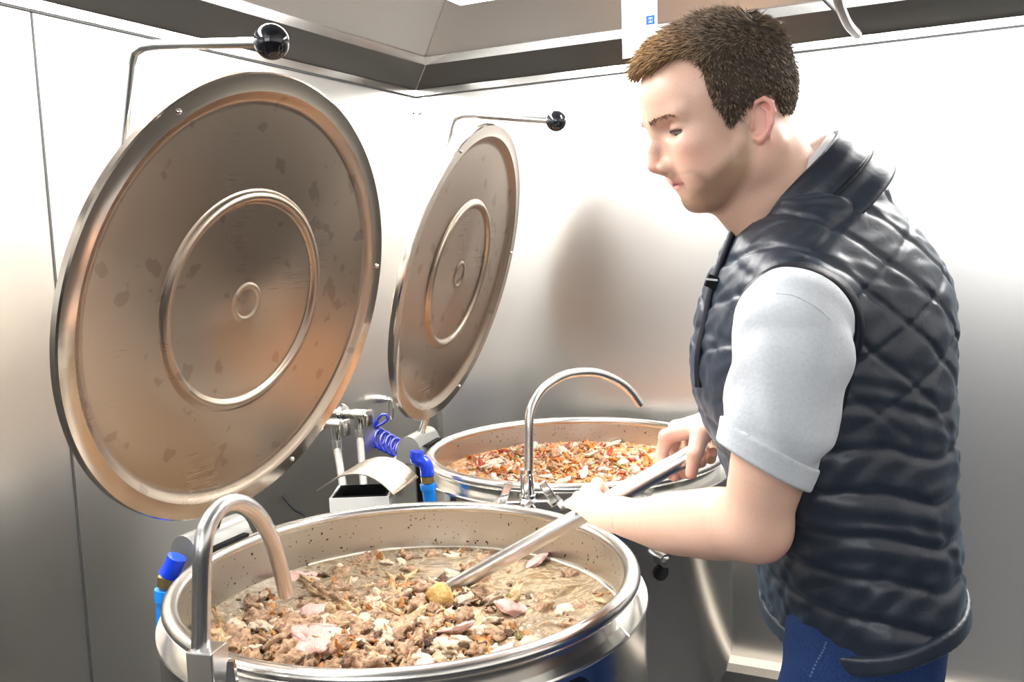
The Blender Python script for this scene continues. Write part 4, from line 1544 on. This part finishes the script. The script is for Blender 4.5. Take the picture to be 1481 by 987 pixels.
def d_vest(p):
    d = d_vest_full(p) - quilt(p)
    d = smax(d, -d_armhole(p), 0.004)
    d = smax(d, (p - V3(_h0)) @ HEMN, 0.006)
    # neck opening
    d = smax(d, -(sd_cap(p, NECK1 + Vector((0.03, 0, -0.03)), hw(0.0, 0, -0.03), 0.060, 0.064)), 0.004)
    return d


M_VEST, nt_, b_ = newmat('navy_nylon')
b_.inputs['Base Color'].default_value = (0.010, 0.016, 0.030, 1)
b_.inputs['Roughness'].default_value = 0.46
b_.inputs['Specular IOR Level'].default_value = 0.65
b_.inputs['Sheen Weight'].default_value = 0.12
b_.inputs['Sheen Tint'].default_value = (0.5, 0.7, 0.9, 1)
tc_ = node(nt_, 'ShaderNodeTexCoord')
n1_ = node(nt_, 'ShaderNodeTexNoise', i_Scale=38.0, i_Detail=4.0, i_Distortion=1.2)
nt_.links.new(tc_.outputs['Object'], n1_.inputs['Vector'])
bp_ = node(nt_, 'ShaderNodeBump', i_Strength=0.22, i_Distance=0.004)
nt_.links.new(n1_.outputs['Fac'], bp_.inputs['Height'])
nt_.links.new(bp_.outputs[0], b_.inputs['Normal'])
M_VESTTRIM = plain('navy_binding', (0.005, 0.007, 0.015), 0.5, 0.0, 0.4, bump=0.3, scale=200)
M_POLO = plain('pale_grey_cotton', (0.60, 0.63, 0.67), 0.85, 0.0, 0.2, var=0.05, scale=260, bump=0.25)
M_POLOEDGE = plain('white_shirt_edge', (0.82, 0.82, 0.83), 0.8, 0.0, 0.2)
M_JEAN = plain('blue_denim', (0.012, 0.032, 0.110), 0.8, 0.0, 0.2, var=0.35, scale=500, bump=0.3)
M_STITCH = plain('denim_stitch', (0.07, 0.13, 0.26), 0.8)
M_SHOE = plain('black_leather', (0.012, 0.012, 0.013), 0.4)

vest, _ = sdf_object('vest', d_vest, (0.20, 0.93, 0.85), (0.66, 1.42, 1.52), 0.0028, M_VEST, man)
sdf_object('armhole_binding', lambda p: np.maximum(np.sqrt(d_vest_full(p) ** 2 + d_armhole(p) ** 2) - 0.0075, p[:, 1] - 1.20),
           (0.20, 0.85, 1.08), (0.56, 1.21, 1.50), 0.0026, M_VESTTRIM, vest)
# hem band
sdf_object('hem_band', lambda p: smax(np.abs(d_vest_full(p)) - 0.0035, np.abs((p - V3(_h0)) @ HEMN + 0.012) - 0.011, 0.003),
           (0.20, 0.93, 0.84), (0.68, 1.42, 1.06), 0.0028, M_VEST, vest)

# collar ring round the neck
CF, CB = sight(1067, 322, TY_), sight(1204, 192, TY_ + 0.005)
CC = (CF + CB) / 2
CA = (CB - CF); CA_len = CA.length / 2; CA.normalize()
CYv = Vector((0, 1, 0)); CYv = (CYv - CA * CYv.dot(CA)).normalized()
CX = CA.cross(CYv).normalized()
if CX.z > 0: CX = -CX             # down the ring axis, into the trunk


def d_ring(p, s0, s1, ra, rb, ga, gb, th):
    q = p - V3(CC)
    a, b, s = q @ V3(CA), q @ V3(CYv), q @ V3(CX)
    A, B = ra + ga * s, rb + gb * s
    k = np.sqrt((a / A) ** 2 + (b / B) ** 2)
    d = np.abs((k - 1) * np.minimum(A, B)) - th
    return smax(d, np.maximum(s0 - s, s - s1), 0.004)


blo, bhi = CC - Vector((0.17, 0.17, 0.17)), CC + Vector((0.17, 0.17, 0.17))
sdf_object('collar', lambda p: d_ring(p, 0.0, 0.075, CA_len, 0.066, 0.22, 0.55, 0.0062) + 0.0012 * np.sin(((p - V3(CC)) @ V3(CX)) * 260), blo, bhi, 0.0026, M_VEST, vest)
shirt = None
# collar seam cord
CS = 0.040
cord = [CC + CA * ((CA_len + 0.22 * CS + 0.006) * math.cos(a)) + CYv * ((0.066 + 0.55 * CS + 0.006) * math.sin(a)) + CX * CS for a in [2 * math.pi * i / 72 for i in range(73)]]
MB().tube(cord, 0.0035, 8, False).build('collar_cord', M_VESTTRIM, vest, 60)
# zip with its pull at the front of the collar
zt_ = [sight(1060, 335, TY_ - 0.012), sight(1043, 378, TY_ - 0.014), sight(1030, 415, TY_ - 0.014), sight(1021, 460, TY_ - 0.014), sight(1010, 514, TY_ - 0.014), sight(1010, 560, TY_ - 0.014)]
MB().tube(smooth_path(zt_, 6), 0.0048, 8).build('zip', M_VESTTRIM, vest, 50)
zp = sight(1030, 408, TY_ - 0.022)
MB().box(zp, (0.016, 0.006, 0.016), Matrix.Rotation(math.radians(25), 3, 'Y'), 0.002).build('zip_pull', M_BLACK, vest)
MB().box(zp + Vector((-0.001, -0.0036, 0.003)), (0.014, 0.001, 0.0025), Matrix.Rotation(math.radians(8), 3, 'Y')).build('pull_mark', M_POLOEDGE, vest)

# ---- polo shirt: sleeves with ribbed cuffs, collar edge
SLV = [sight(1147, 466, 0.985), sight(1145, 510, 0.985), sight(1132, 580, 0.99), sight(1112, 650, 1.005), sight(1090, 715, 1.02)]
SLIMB = limb(SLV, [0.0605, 0.0635, 0.0615, 0.0565, 0.053])
_c0, _c1 = sight(1030, 634, 1.0), sight(1160, 704, 1.0)
CUFN = V3(Vector((_c1.x - _c0.x, 0, _c1.z - _c0.z)).cross(Vector((0, 1, 0))).normalized())
if CUFN[2] > 0: CUFN = -CUFN


def d_sleeve(p):
    q = p - V3(_c0)
    s = q @ CUFN
    w = 0.0022 * np.sin(p[:, 2] * 75 + p[:, 0] * 60 + 2.2 * np.sin(p[:, 1] * 55 + p[:, 2] * 22)) * np.clip((1.40 - p[:, 2]) / 0.1, 0, 1)
    w += 0.0035 * np.exp(-((s + 0.055 + 0.25 * (p[:, 0] - 0.33)) / 0.012) ** 2) * np.clip((p[:, 0] - 0.30) / 0.05, 0, 1)
    return smax(sd_limb(p, SLIMB) - w, s + 0.002, 0.004)


shirt, _ = sdf_object('polo_sleeve', d_sleeve, (0.17, 0.88, 1.05), (0.45, 1.10, 1.46), 0.0026, M_POLO, man)
sdf_object('sleeve_cuff', lambda p: smax(smax(sd_limb(p, SLIMB) - 0.0022, (p - V3(_c0)) @ CUFN - 0.0015, 0.003), -((p - V3(_c0)) @ CUFN + 0.026), 0.002),
           (0.17, 0.88, 1.03), (0.42, 1.12, 1.25), 0.0024, M_POLO, shirt)
# raised seam over the shoulder
sm_ = []
for P_ in [sight(1125, 425, 0.90), sight(1142, 428, 0.90), sight(1166, 431, 0.90), sight(1192, 446, 0.90), sight(1216, 466, 0.90)]:
    q = np.array([list(P_)], np.float32)
    for _ in range(20):
        q[:, 1] += np.clip(d_sleeve(q), -0.02, 0.02)
    sm_.append(Vector(q[0].tolist()))
MB().tube(smooth_path(sm_[1:], 6), 0.0016, 6).build('shoulder_seam', M_POLO, shirt, 60)
RS = limb([SH_R, (SH_R + EL_R) / 2, SH_R + (EL_R - SH_R) * 0.85], [0.062, 0.061, 0.057])
sdf_object('polo_sleeve', lambda p: sd_limb(p, RS), (0.2, 1.22, 1.05), (0.52, 1.54, 1.45), 0.0045, M_POLO, man)
sdf_object('shirt_collar', lambda p: d_ring(p, -0.007, 0.03, CA_len - 0.006, 0.060, 0.20, 0.5, 0.003), blo, bhi, 0.0022, M_POLOEDGE, man)

# ---- jeans and shoes
HIPL, HIPR = sight(1246, 935, TY_ - 0.072), sight(1246, 935, TY_ + 0.072)
KNL, KNR = Vector((HIPL.x - 0.055, HIPL.y - 0.005, 0.49)), Vector((HIPR.x + 0.0, HIPR.y + 0.01, 0.49))
ANL, ANR = Vector((KNL.x + 0.02, KNL.y, 0.09)), Vector((KNR.x + 0.05, KNR.y, 0.09))
LGL = limb([HIPL, (HIPL + KNL) / 2 + Vector((-0.01, 0, 0)), KNL, ANL], [0.086, 0.088, 0.067, 0.052], 4)
LGR = limb([HIPR, (HIPR + KNR) / 2 + Vector((-0.01, 0, 0)), KNR, ANR], [0.086, 0.088, 0.067, 0.052], 4)


def d_jeans(p):
    d = smin(sd_limb(p, LGL), sd_limb(p, LGR), 0.03)
    hip = sd_ell(p, (HIPL + HIPR) / 2 + Vector((-0.004, 0, 0.05)), (0.093, 0.135, 0.13))
    d = smin(d, hip, 0.04) + 0.002 * np.sin(p[:, 2] * 60 + p[:, 0] * 45) * np.sin(p[:, 1] * 50)
    return np.maximum(d, 0.055 - p[:, 2])


jeans, _ = sdf_object('jeans', d_jeans, (0.22, 0.93, 0.03), (0.66, 1.38, 1.10), 0.0045, M_JEAN, man)
_st = [sight(1207, 944, 1.005), sight(1204, 962, 1.0), sight(1197, 985, 0.995), sight(1190, 1010, 0.99)]
stp = []
for P_ in smooth_path(_st, 8):
    q = np.array([list(P_)], np.float32)
    for _ in range(12):
        q[:, 1] += np.clip(d_jeans(q), -0.02, 0.02)
    stp.append(Vector(q[0].tolist()))
for k in range(0, len(stp) - 1, 2):
    MB().tube([stp[k], stp[k + 1]], 0.0016, 5).build('stitch', M_STITCH, jeans)
for AN in (ANL, ANR):
    def d_shoe(p, A=AN):
        d = smin(sd_cap(p, A + Vector((0.03, 0, -0.045)), A + Vector((-0.13, -0.01, -0.055)), 0.044, 0.040), sd_cap(p, A + Vector((0.0, 0, 0.0)), A + Vector((-0.02, 0, -0.03)), 0.045, 0.045), 0.03)
        return np.maximum(d, 0.001 - p[:, 2])
    sdf_object('shoe', d_shoe, AN - Vector((0.2, 0.08, 0.1)), AN + Vector((0.12, 0.08, 0.08)), 0.005, M_SHOE, man)

# ------------------------------------------------------------------ the stirring paddle
M_PADDLE = plain('satin_steel', (0.66, 0.66, 0.655), 0.3, 1.0, var=0.06, scale=60)
pad = empty('stirring_paddle', PD0, 'long round steel paddle handle dipping into the stew', 'paddle')
MB().tube([PD0 - PDD * 0.10, PD0, PD1 - PDD * 0.004, PD1], [PR, PR, PR, PR * 0.8], 28).build('shaft', M_PADDLE, pad, 40)
bl_ = PD0 - PDD * 0.16
m = MB()
m.box(bl_, (0.16, 0.012, 0.09), Matrix((PDD, PE2, PE1)).transposed(), 0.004)
m.build('blade', M_TUBE, pad)
# --- END PART C
# ------------------------------------------------------------------ food in the kettles
def lump_mesh(name, mat, seed, sub=3, sc=(1, 1, 1), amp=0.35, freq=1.6, fine=0.12, flat=0.0, curl=0.0):
    """irregular piece of food about 1 unit across"""
    bm = bmesh.new()
    bmesh.ops.create_icosphere(bm, subdivisions=sub, radius=0.5)
    off = Vector((seed * 3.7, seed * 1.3, seed * 7.1))
    for v in bm.verts:
        n = v.co.normalized()
        d = 1 + amp * mnoise.noise(n * freq + off) * 1.6 + fine * mnoise.noise(n * freq * 3.7 + off * 2) * 1.5 + fine * 0.6 * mnoise.noise(n * freq * 8 + off)
        p = v.co * d
        p = Vector((p.x * sc[0], p.y * sc[1], p.z * sc[2]))
        p.z += curl * (p.x * p.x - 0.12) + 0.10 * math.sin(p.x * 6 + seed) * curl
        v.co = p
    me = bpy.data.meshes.new(name)
    bm.to_mesh(me); bm.free()
    for p in me.polygons: p.use_smooth = True
    me.materials.append(mat)
    return me


def foodmat(name, c1, c2, rough=0.35, scale=6.0, spec=0.5, detail=6.0):
    m, nt, b = newmat(name)
    tc = node(nt, 'ShaderNodeTexCoord')
    oi = node(nt, 'ShaderNodeObjectInfo')
    ad = node(nt, 'ShaderNodeVectorMath', operation='ADD')
    nt.links.new(tc.outputs['Object'], ad.inputs[0])
    nt.links.new(oi.outputs['Location'], ad.inputs[1])
    nz = node(nt, 'ShaderNodeTexNoise', i_Scale=scale, i_Detail=detail, i_Roughness=0.65, i_Distortion=0.6)
    nt.links.new(ad.outputs[0], nz.inputs['Vector'])
    r = node(nt, 'ShaderNodeValToRGB')
    r.color_ramp.elements[0].position = 0.32; r.color_ramp.elements[1].position = 0.66
    r.color_ramp.elements[0].color = (*c1, 1); r.color_ramp.elements[1].color = (*c2, 1)
    nt.links.new(nz.outputs['Fac'], r.inputs[0])
    nt.links.new(r.outputs[0], b.inputs['Base Color'])
    b.inputs['Roughness'].default_value = rough
    b.inputs['Specular IOR Level'].default_value = spec
    bp = node(nt, 'ShaderNodeBump', i_Strength=0.5, i_Distance=0.08)
    nt.links.new(nz.outputs['Fac'], bp.inputs['Height'])
    nt.links.new(bp.outputs[0], b.inputs['Normal'])
    return m


FR = random.Random(21)
LIQ = RIMZ - 0.075


def heap1(x, y):
    """height of the stew above the broth, kettle-centred coordinates"""
    h = 0.052 * math.exp(-(((x + 0.10) / 0.20) ** 2 + ((y + 0.17) / 0.15) ** 2))
    h += 0.022 * math.exp(-(((x - 0.02) / 0.09) ** 2 + ((y - 0.06) / 0.08) ** 2))
    h += 0.012 * mnoise.noise(Vector((x * 14, y * 14, 3.0)))
    return h - 0.010


def heap2(x, y):
    return 0.010 * mnoise.noise(Vector((x * 12, y * 12, 9.0))) + 0.014 * math.exp(-((x + 0.05) ** 2 + (y - 0.05) ** 2) / 0.05) - 0.006


def broth(name, K, z, hf, mat, label, cat, R=0.3368, sink=0.004):
    """surface disc that follows the heap"""
    m = MB()
    nr, na = 26, 90
    vs_, fs_ = [K + Vector((0, 0, z + max(-0.002, hf(0, 0) - sink)))], []
    for i in range(1, nr + 1):
        r = R * i / nr
        for j in range(na):
            a = 2 * math.pi * j / na
            x, y = r * math.cos(a), r * math.sin(a)
            e = 1 if i < nr else 0
            vs_.append(K + Vector((x, y, z + (max(-0.002, hf(x, y) - sink)) * e)))
    for j in range(na):
        fs_.append([0, 1 + j, 1 + (j + 1) % na])
    for i in range(nr - 1):
        for j in range(na):
            a, b = 1 + i * na, 1 + (i + 1) * na
            fs_.append([a + j, b + j, b + (j + 1) % na, a + (j + 1) % na])
    m.add(vs_, fs_)
    o = m.build(name, mat, None, 80, base=K + Vector((0, 0, z)))
    return tag(o, label, cat, kind='stuff')


mB, ntB, bB = newmat('broth')
tcB = node(ntB, 'ShaderNodeTexCoord')
nB = node(ntB, 'ShaderNodeTexNoise', i_Scale=13.0, i_Detail=9.0, i_Roughness=0.68, i_Distortion=1.6)
ntB.links.new(tcB.outputs['Object'], nB.inputs['Vector'])
rB = node(ntB, 'ShaderNodeValToRGB')
for p_, c_ in ((0.0, (0.05, 0.03, 0.015)), (0.36, (0.11, 0.07, 0.034)), (0.46, (0.22, 0.15, 0.08)), (0.52, (0.40, 0.31, 0.20)), (0.56, (0.17, 0.115, 0.06)), (0.65, (0.42, 0.34, 0.24)), (0.75, (0.15, 0.095, 0.05))):
    if p_ == 0.0:
        e_ = rB.color_ramp.elements[0]
    else:
        e_ = rB.color_ramp.elements.new(p_)
    e_.position = p_; e_.color = (*c_, 1)
rB.color_ramp.elements[len(rB.color_ramp.elements) - 1].color = (0.38, 0.3, 0.2, 1)
ntB.links.new(nB.outputs['Fac'], rB.inputs[0])
ntB.links.new(rB.outputs[0], bB.inputs['Base Color'])
bB.inputs['Roughness'].default_value = 0.16
bpB = node(ntB, 'ShaderNodeBump', i_Strength=0.35, i_Distance=0.01)
ntB.links.new(nB.outputs['Fac'], bpB.inputs['Height'])
ntB.links.new(bpB.outputs[0], bB.inputs['Normal'])
broth('stew_broth', K1, LIQ, heap1, mB, 'cloudy brown broth with fat streaks filling the stirred kettle', 'broth')
M_MASH = foodmat('scrap_bed', (0.42, 0.16, 0.05), (0.80, 0.52, 0.28), 0.5, 60.0)
broth('scrap_bed', K2, LIQ + 0.018, heap2, M_MASH, 'fine orange mash under the chopped scraps in the corner kettle', 'food mash')
# pale scum line where the broth meets the pan wall
m = MB()
pts = []
for i in range(121):
    a = math.radians(-60 + 190 * i / 120)
    r = 0.3345 - 0.003 * abs(mnoise.noise(Vector((a * 5, 0, 0))))
    pts.append(K1 + Vector((r * math.cos(a), r * math.sin(a), LIQ + 0.001)))
m.tube(pts, [0.0022 + 0.0016 * abs(mnoise.noise(Vector((i * 0.17, 4, 0)))) for i in range(121)], 6)
tag(m.build('scum_line', plain('pale_scum', (0.74, 0.68, 0.58), 0.5, var=0.1), None, 60, base=K1 + Vector((0, 0, LIQ))),
    'pale line of scum where broth meets the pan wall', 'scum', kind='stuff')

KINDS1 = [
    # name, label, category, colours, count, size range, mesh options
    ('meat_chunk', 'ragged beige stew meat lump', 'meat', (0.19, 0.085, 0.04), (0.70, 0.46, 0.28), 170, (0.020, 0.046), dict(sc=(1, 0.72, 0.5), amp=0.45, fine=0.28)),
    ('fat_piece', 'pale cream stew fat piece', 'fat', (0.62, 0.44, 0.28), (0.86, 0.74, 0.58), 85, (0.018, 0.042), dict(sc=(1, 0.7, 0.34), amp=0.45, fine=0.18)),
    ('ham_slice', 'smooth pink stew ham slice', 'ham', (0.72, 0.42, 0.36), (0.86, 0.58, 0.52), 13, (0.05, 0.075), dict(sc=(1, 0.74, 0.22), amp=0.22, fine=0.06, curl=0.2)),
    ('stringy_piece', 'stringy yellowish tan stew meat strand', 'meat', (0.36, 0.21, 0.08), (0.82, 0.62, 0.36), 90, (0.028, 0.055), dict(sc=(1, 0.34, 0.26), amp=0.4, fine=0.3, curl=0.5)),
    ('dark_scrap', 'dark brown stew scrap', 'meat', (0.03, 0.015, 0.01), (0.20, 0.09, 0.045), 70, (0.013, 0.032), dict(sc=(1, 0.6, 0.5), amp=0.5, fine=0.3)),
    ('rind_strip', 'curled orange brown stew rind', 'rind', (0.42, 0.14, 0.03), (0.78, 0.40, 0.14), 60, (0.024, 0.045), dict(sc=(1, 0.38, 0.16), amp=0.3, fine=0.12, curl=1.0)),
    ('herb_piece', 'olive green stew vegetable bit', 'vegetable', (0.10, 0.10, 0.02), (0.36, 0.30, 0.08), 34, (0.014, 0.03), dict(sc=(1, 0.6, 0.3), amp=0.4, fine=0.2, curl=0.6)),
]
KINDS2 = [
    ('orange_scrap', 'curled orange scrap in the corner kettle', 'vegetable', (0.55, 0.15, 0.025), (0.86, 0.36, 0.09), 105, (0.020, 0.042), dict(sc=(1, 0.55, 0.22), amp=0.35, fine=0.15, curl=0.9)),
    ('cream_scrap', 'pale cream chopped piece in the corner kettle', 'vegetable', (0.70, 0.52, 0.36), (0.90, 0.80, 0.66), 85, (0.018, 0.042), dict(sc=(1, 0.6, 0.3), amp=0.4, fine=0.18, curl=0.3)),
    ('red_strip', 'dark red strip in the corner kettle', 'vegetable', (0.30, 0.035, 0.015), (0.58, 0.10, 0.04), 34, (0.022, 0.05), dict(sc=(1, 0.3, 0.18), amp=0.3, fine=0.12, curl=0.8)),
    ('brown_scrap', 'tan brown peeling in the corner kettle', 'vegetable', (0.34, 0.17, 0.08), (0.66, 0.42, 0.24), 60, (0.016, 0.036), dict(sc=(1, 0.55, 0.28), amp=0.4, fine=0.22, curl=0.5)),
    ('green_scrap', 'green scrap in the corner kettle', 'vegetable', (0.12, 0.14, 0.02), (0.42, 0.40, 0.10), 18, (0.012, 0.026), dict(sc=(1, 0.5, 0.3), amp=0.4, fine=0.15, curl=0.5)),
]


def place_label(nm, lab, x, y, sz, R):
    """size word in front, the nearest landmark behind"""
    size = 'small' if sz < 0.33 else ('medium' if sz < 0.7 else 'large')
    stew = 'stew' in lab
    r = math.hypot(x, y)
    if stew:
        K = K1
        sp = sight(414, 860, 1.21); tx, ty = sp.x - K.x, sp.y - K.y
        px_, py_ = PD0.x - K.x, PD0.y - K.y
        if math.hypot(x - px_, y - py_) < 0.075: w = 'beside the paddle shaft'
        elif math.hypot(x - tx, y - ty) < 0.075: w = 'under the tap spout'
        elif r > R - 0.045: w = 'against the pan wall'
        elif heap1(x, y) > 0.022: w = 'on top of the meat heap'
        elif heap1(x, y) > 0.004: w = 'on the slope of the meat heap'
        else: w = 'floating in open broth'
    else:
        sp = sight(926, 586, 1.955); tx, ty = sp.x - K2.x, sp.y - K2.y
        if math.hypot(x - tx, y - ty) < 0.08: w = 'under the tap outlet'
        elif r > R - 0.045: w = 'against the pan wall'
        elif x * AU.x + y * AU.y > 0.10: w = 'on the side by the man'
        elif x * AU.x + y * AU.y < -0.10: w = 'on the side by the open lid'
        else: w = 'in the middle'
    return '%s %s %s' % (size, lab, w)


def fill(K, z, hf, kinds, group, R, weight, sinkf, bits, bitname, bitlabel, bitmats):
    for ki, (nm, lab, cat, c1, c2, cnt, (s0, s1), opt) in enumerate(kinds):
        mt = foodmat(nm + '_surface', c1, c2, 0.27, 3.6)
        mts = [lump_mesh(nm, mt, 11 + ki * 17 + k, 3, **opt) for k in range(6)]
        n = 0
        while n < cnt:
            r, a = R * math.sqrt(FR.random()), FR.uniform(0, 2 * math.pi)
            x, y = r * math.cos(a), r * math.sin(a)
            s = FR.uniform(s0, s1)
            if math.hypot(x, y) + s * 0.5 > R + 0.015 or FR.random() > weight(x, y, nm): continue
            o = bpy.data.objects.new(nm, FR.choice(mts))
            o.scale = (s, s * FR.uniform(0.8, 1.2), s * FR.uniform(0.85, 1.25))
            o.rotation_euler = (FR.gauss(0, 0.35), FR.gauss(0, 0.35), FR.uniform(0, 6.28))
            o.location = K + Vector((x, y, z + hf(x, y) + s * sinkf))
            COL.objects.link(o)
            tag(o, place_label(nm, lab, x, y, (s - s0) / (s1 - s0), R), cat, group)
            n += 1
    # crumbs too many to count
    bm = bmesh.new(); bmesh.ops.create_icosphere(bm, subdivisions=1, radius=0.5)
    bv = [v.co.copy() for v in bm.verts]; bf = [[v.index for v in f.verts] for f in bm.faces]; bm.free()
    me = bpy.data.meshes.new(bitname)
    V_, F_, MI = [], [], []
    for _ in range(bits):
        r, a = (R + 0.008) * math.sqrt(FR.random()), FR.uniform(0, 2 * math.pi)
        x, y = r * math.cos(a), r * math.sin(a)
        if FR.random() > weight(x, y, 'bits'): continue
        s = FR.uniform(0.005, 0.015)
        rot = Matrix.Rotation(FR.uniform(0, 6.28), 3, 'Z') @ Matrix.Rotation(FR.gauss(0, 0.5), 3, 'X') @ Matrix.Rotation(FR.gauss(0, 0.5), 3, 'Y')
        sx, sy, sz = s * FR.uniform(0.8, 1.9), s * FR.uniform(0.5, 1), s * FR.uniform(0.25, 0.7)
        k = len(V_)
        c = Vector((x, y, hf(x, y) + s * 0.15))
        for v in bv:
            j = 1 + FR.uniform(-0.3, 0.3)
            V_.append(tuple(c + rot @ Vector((v.x * sx * j, v.y * sy * j, v.z * sz * j))))
        F_ += [[i + k for i in f] for f in bf]
        MI += [FR.randrange(len(bitmats))] * len(bf)
    me.from_pydata(V_, [], F_)
    for mt in bitmats: me.materials.append(mt)
    me.polygons.foreach_set('material_index', MI)
    me.polygons.foreach_set('use_smooth', [True] * len(MI))
    o = bpy.data.objects.new(bitname, me)
    o.location = K + Vector((0, 0, z))
    COL.objects.link(o)
    tag(o, bitlabel, 'crumbs', kind='stuff')


def w1(x, y, nm):
    h = heap1(x, y)
    w = max(0.0, min(1.0, (h + 0.012) / 0.026))
    right = max(0.0, min(1.0, (x - 0.06) / 0.12))
    if nm == 'bits': w = max(w, 0.55 - 0.15 * right)
    elif nm == 'ham_slice': pass
    else: w = max(w, 0.34 - 0.18 * right)
    return w


bm1 = [foodmat('crumb_tan', (0.34, 0.19, 0.10), (0.66, 0.46, 0.30), 0.4, 40), foodmat('crumb_cream', (0.66, 0.50, 0.34), (0.84, 0.72, 0.56), 0.4, 40),
       foodmat('crumb_dark', (0.05, 0.025, 0.015), (0.20, 0.10, 0.05), 0.4, 40), foodmat('crumb_rust', (0.40, 0.15, 0.05), (0.66, 0.34, 0.14), 0.4, 40)]
fill(K1, LIQ, heap1, KINDS1, 'pieces of food in the stirred stew', 0.325, w1, 0.10, 6500, 'stew_crumbs', 'small shreds and crumbs scattered through the meat stew', bm1)
bm2 = [foodmat('scrap_crumb_orange', (0.60, 0.20, 0.04), (0.86, 0.42, 0.14), 0.45, 40), bm1[1], foodmat('scrap_crumb_red', (0.32, 0.05, 0.02), (0.55, 0.14, 0.06), 0.4, 40), bm1[0]]
fill(K2, LIQ + 0.018, heap2, KINDS2, 'chopped scraps in the corner kettle', 0.325, lambda x, y, n: 1.0, 0.16, 2600, 'scrap_crumbs', 'fine orange and cream crumbs over the corner kettle heap', bm2)

# one boiled onion riding against the paddle
oc = sight(636, 864, 1.41)
on_ = lump_mesh('boiled_onion', foodmat('onion_flesh', (0.52, 0.27, 0.05), (0.80, 0.56, 0.22), 0.2, 3.0), 5, 3, (1, 0.8, 1.15), 0.10, 1.2, 0.03)
o = bpy.data.objects.new('boiled_onion', on_)
o.scale = (0.042, 0.042, 0.042); o.location = oc
COL.objects.link(o)
tag(o, 'glossy amber boiled onion resting against the paddle shaft', 'onion')
# --- END
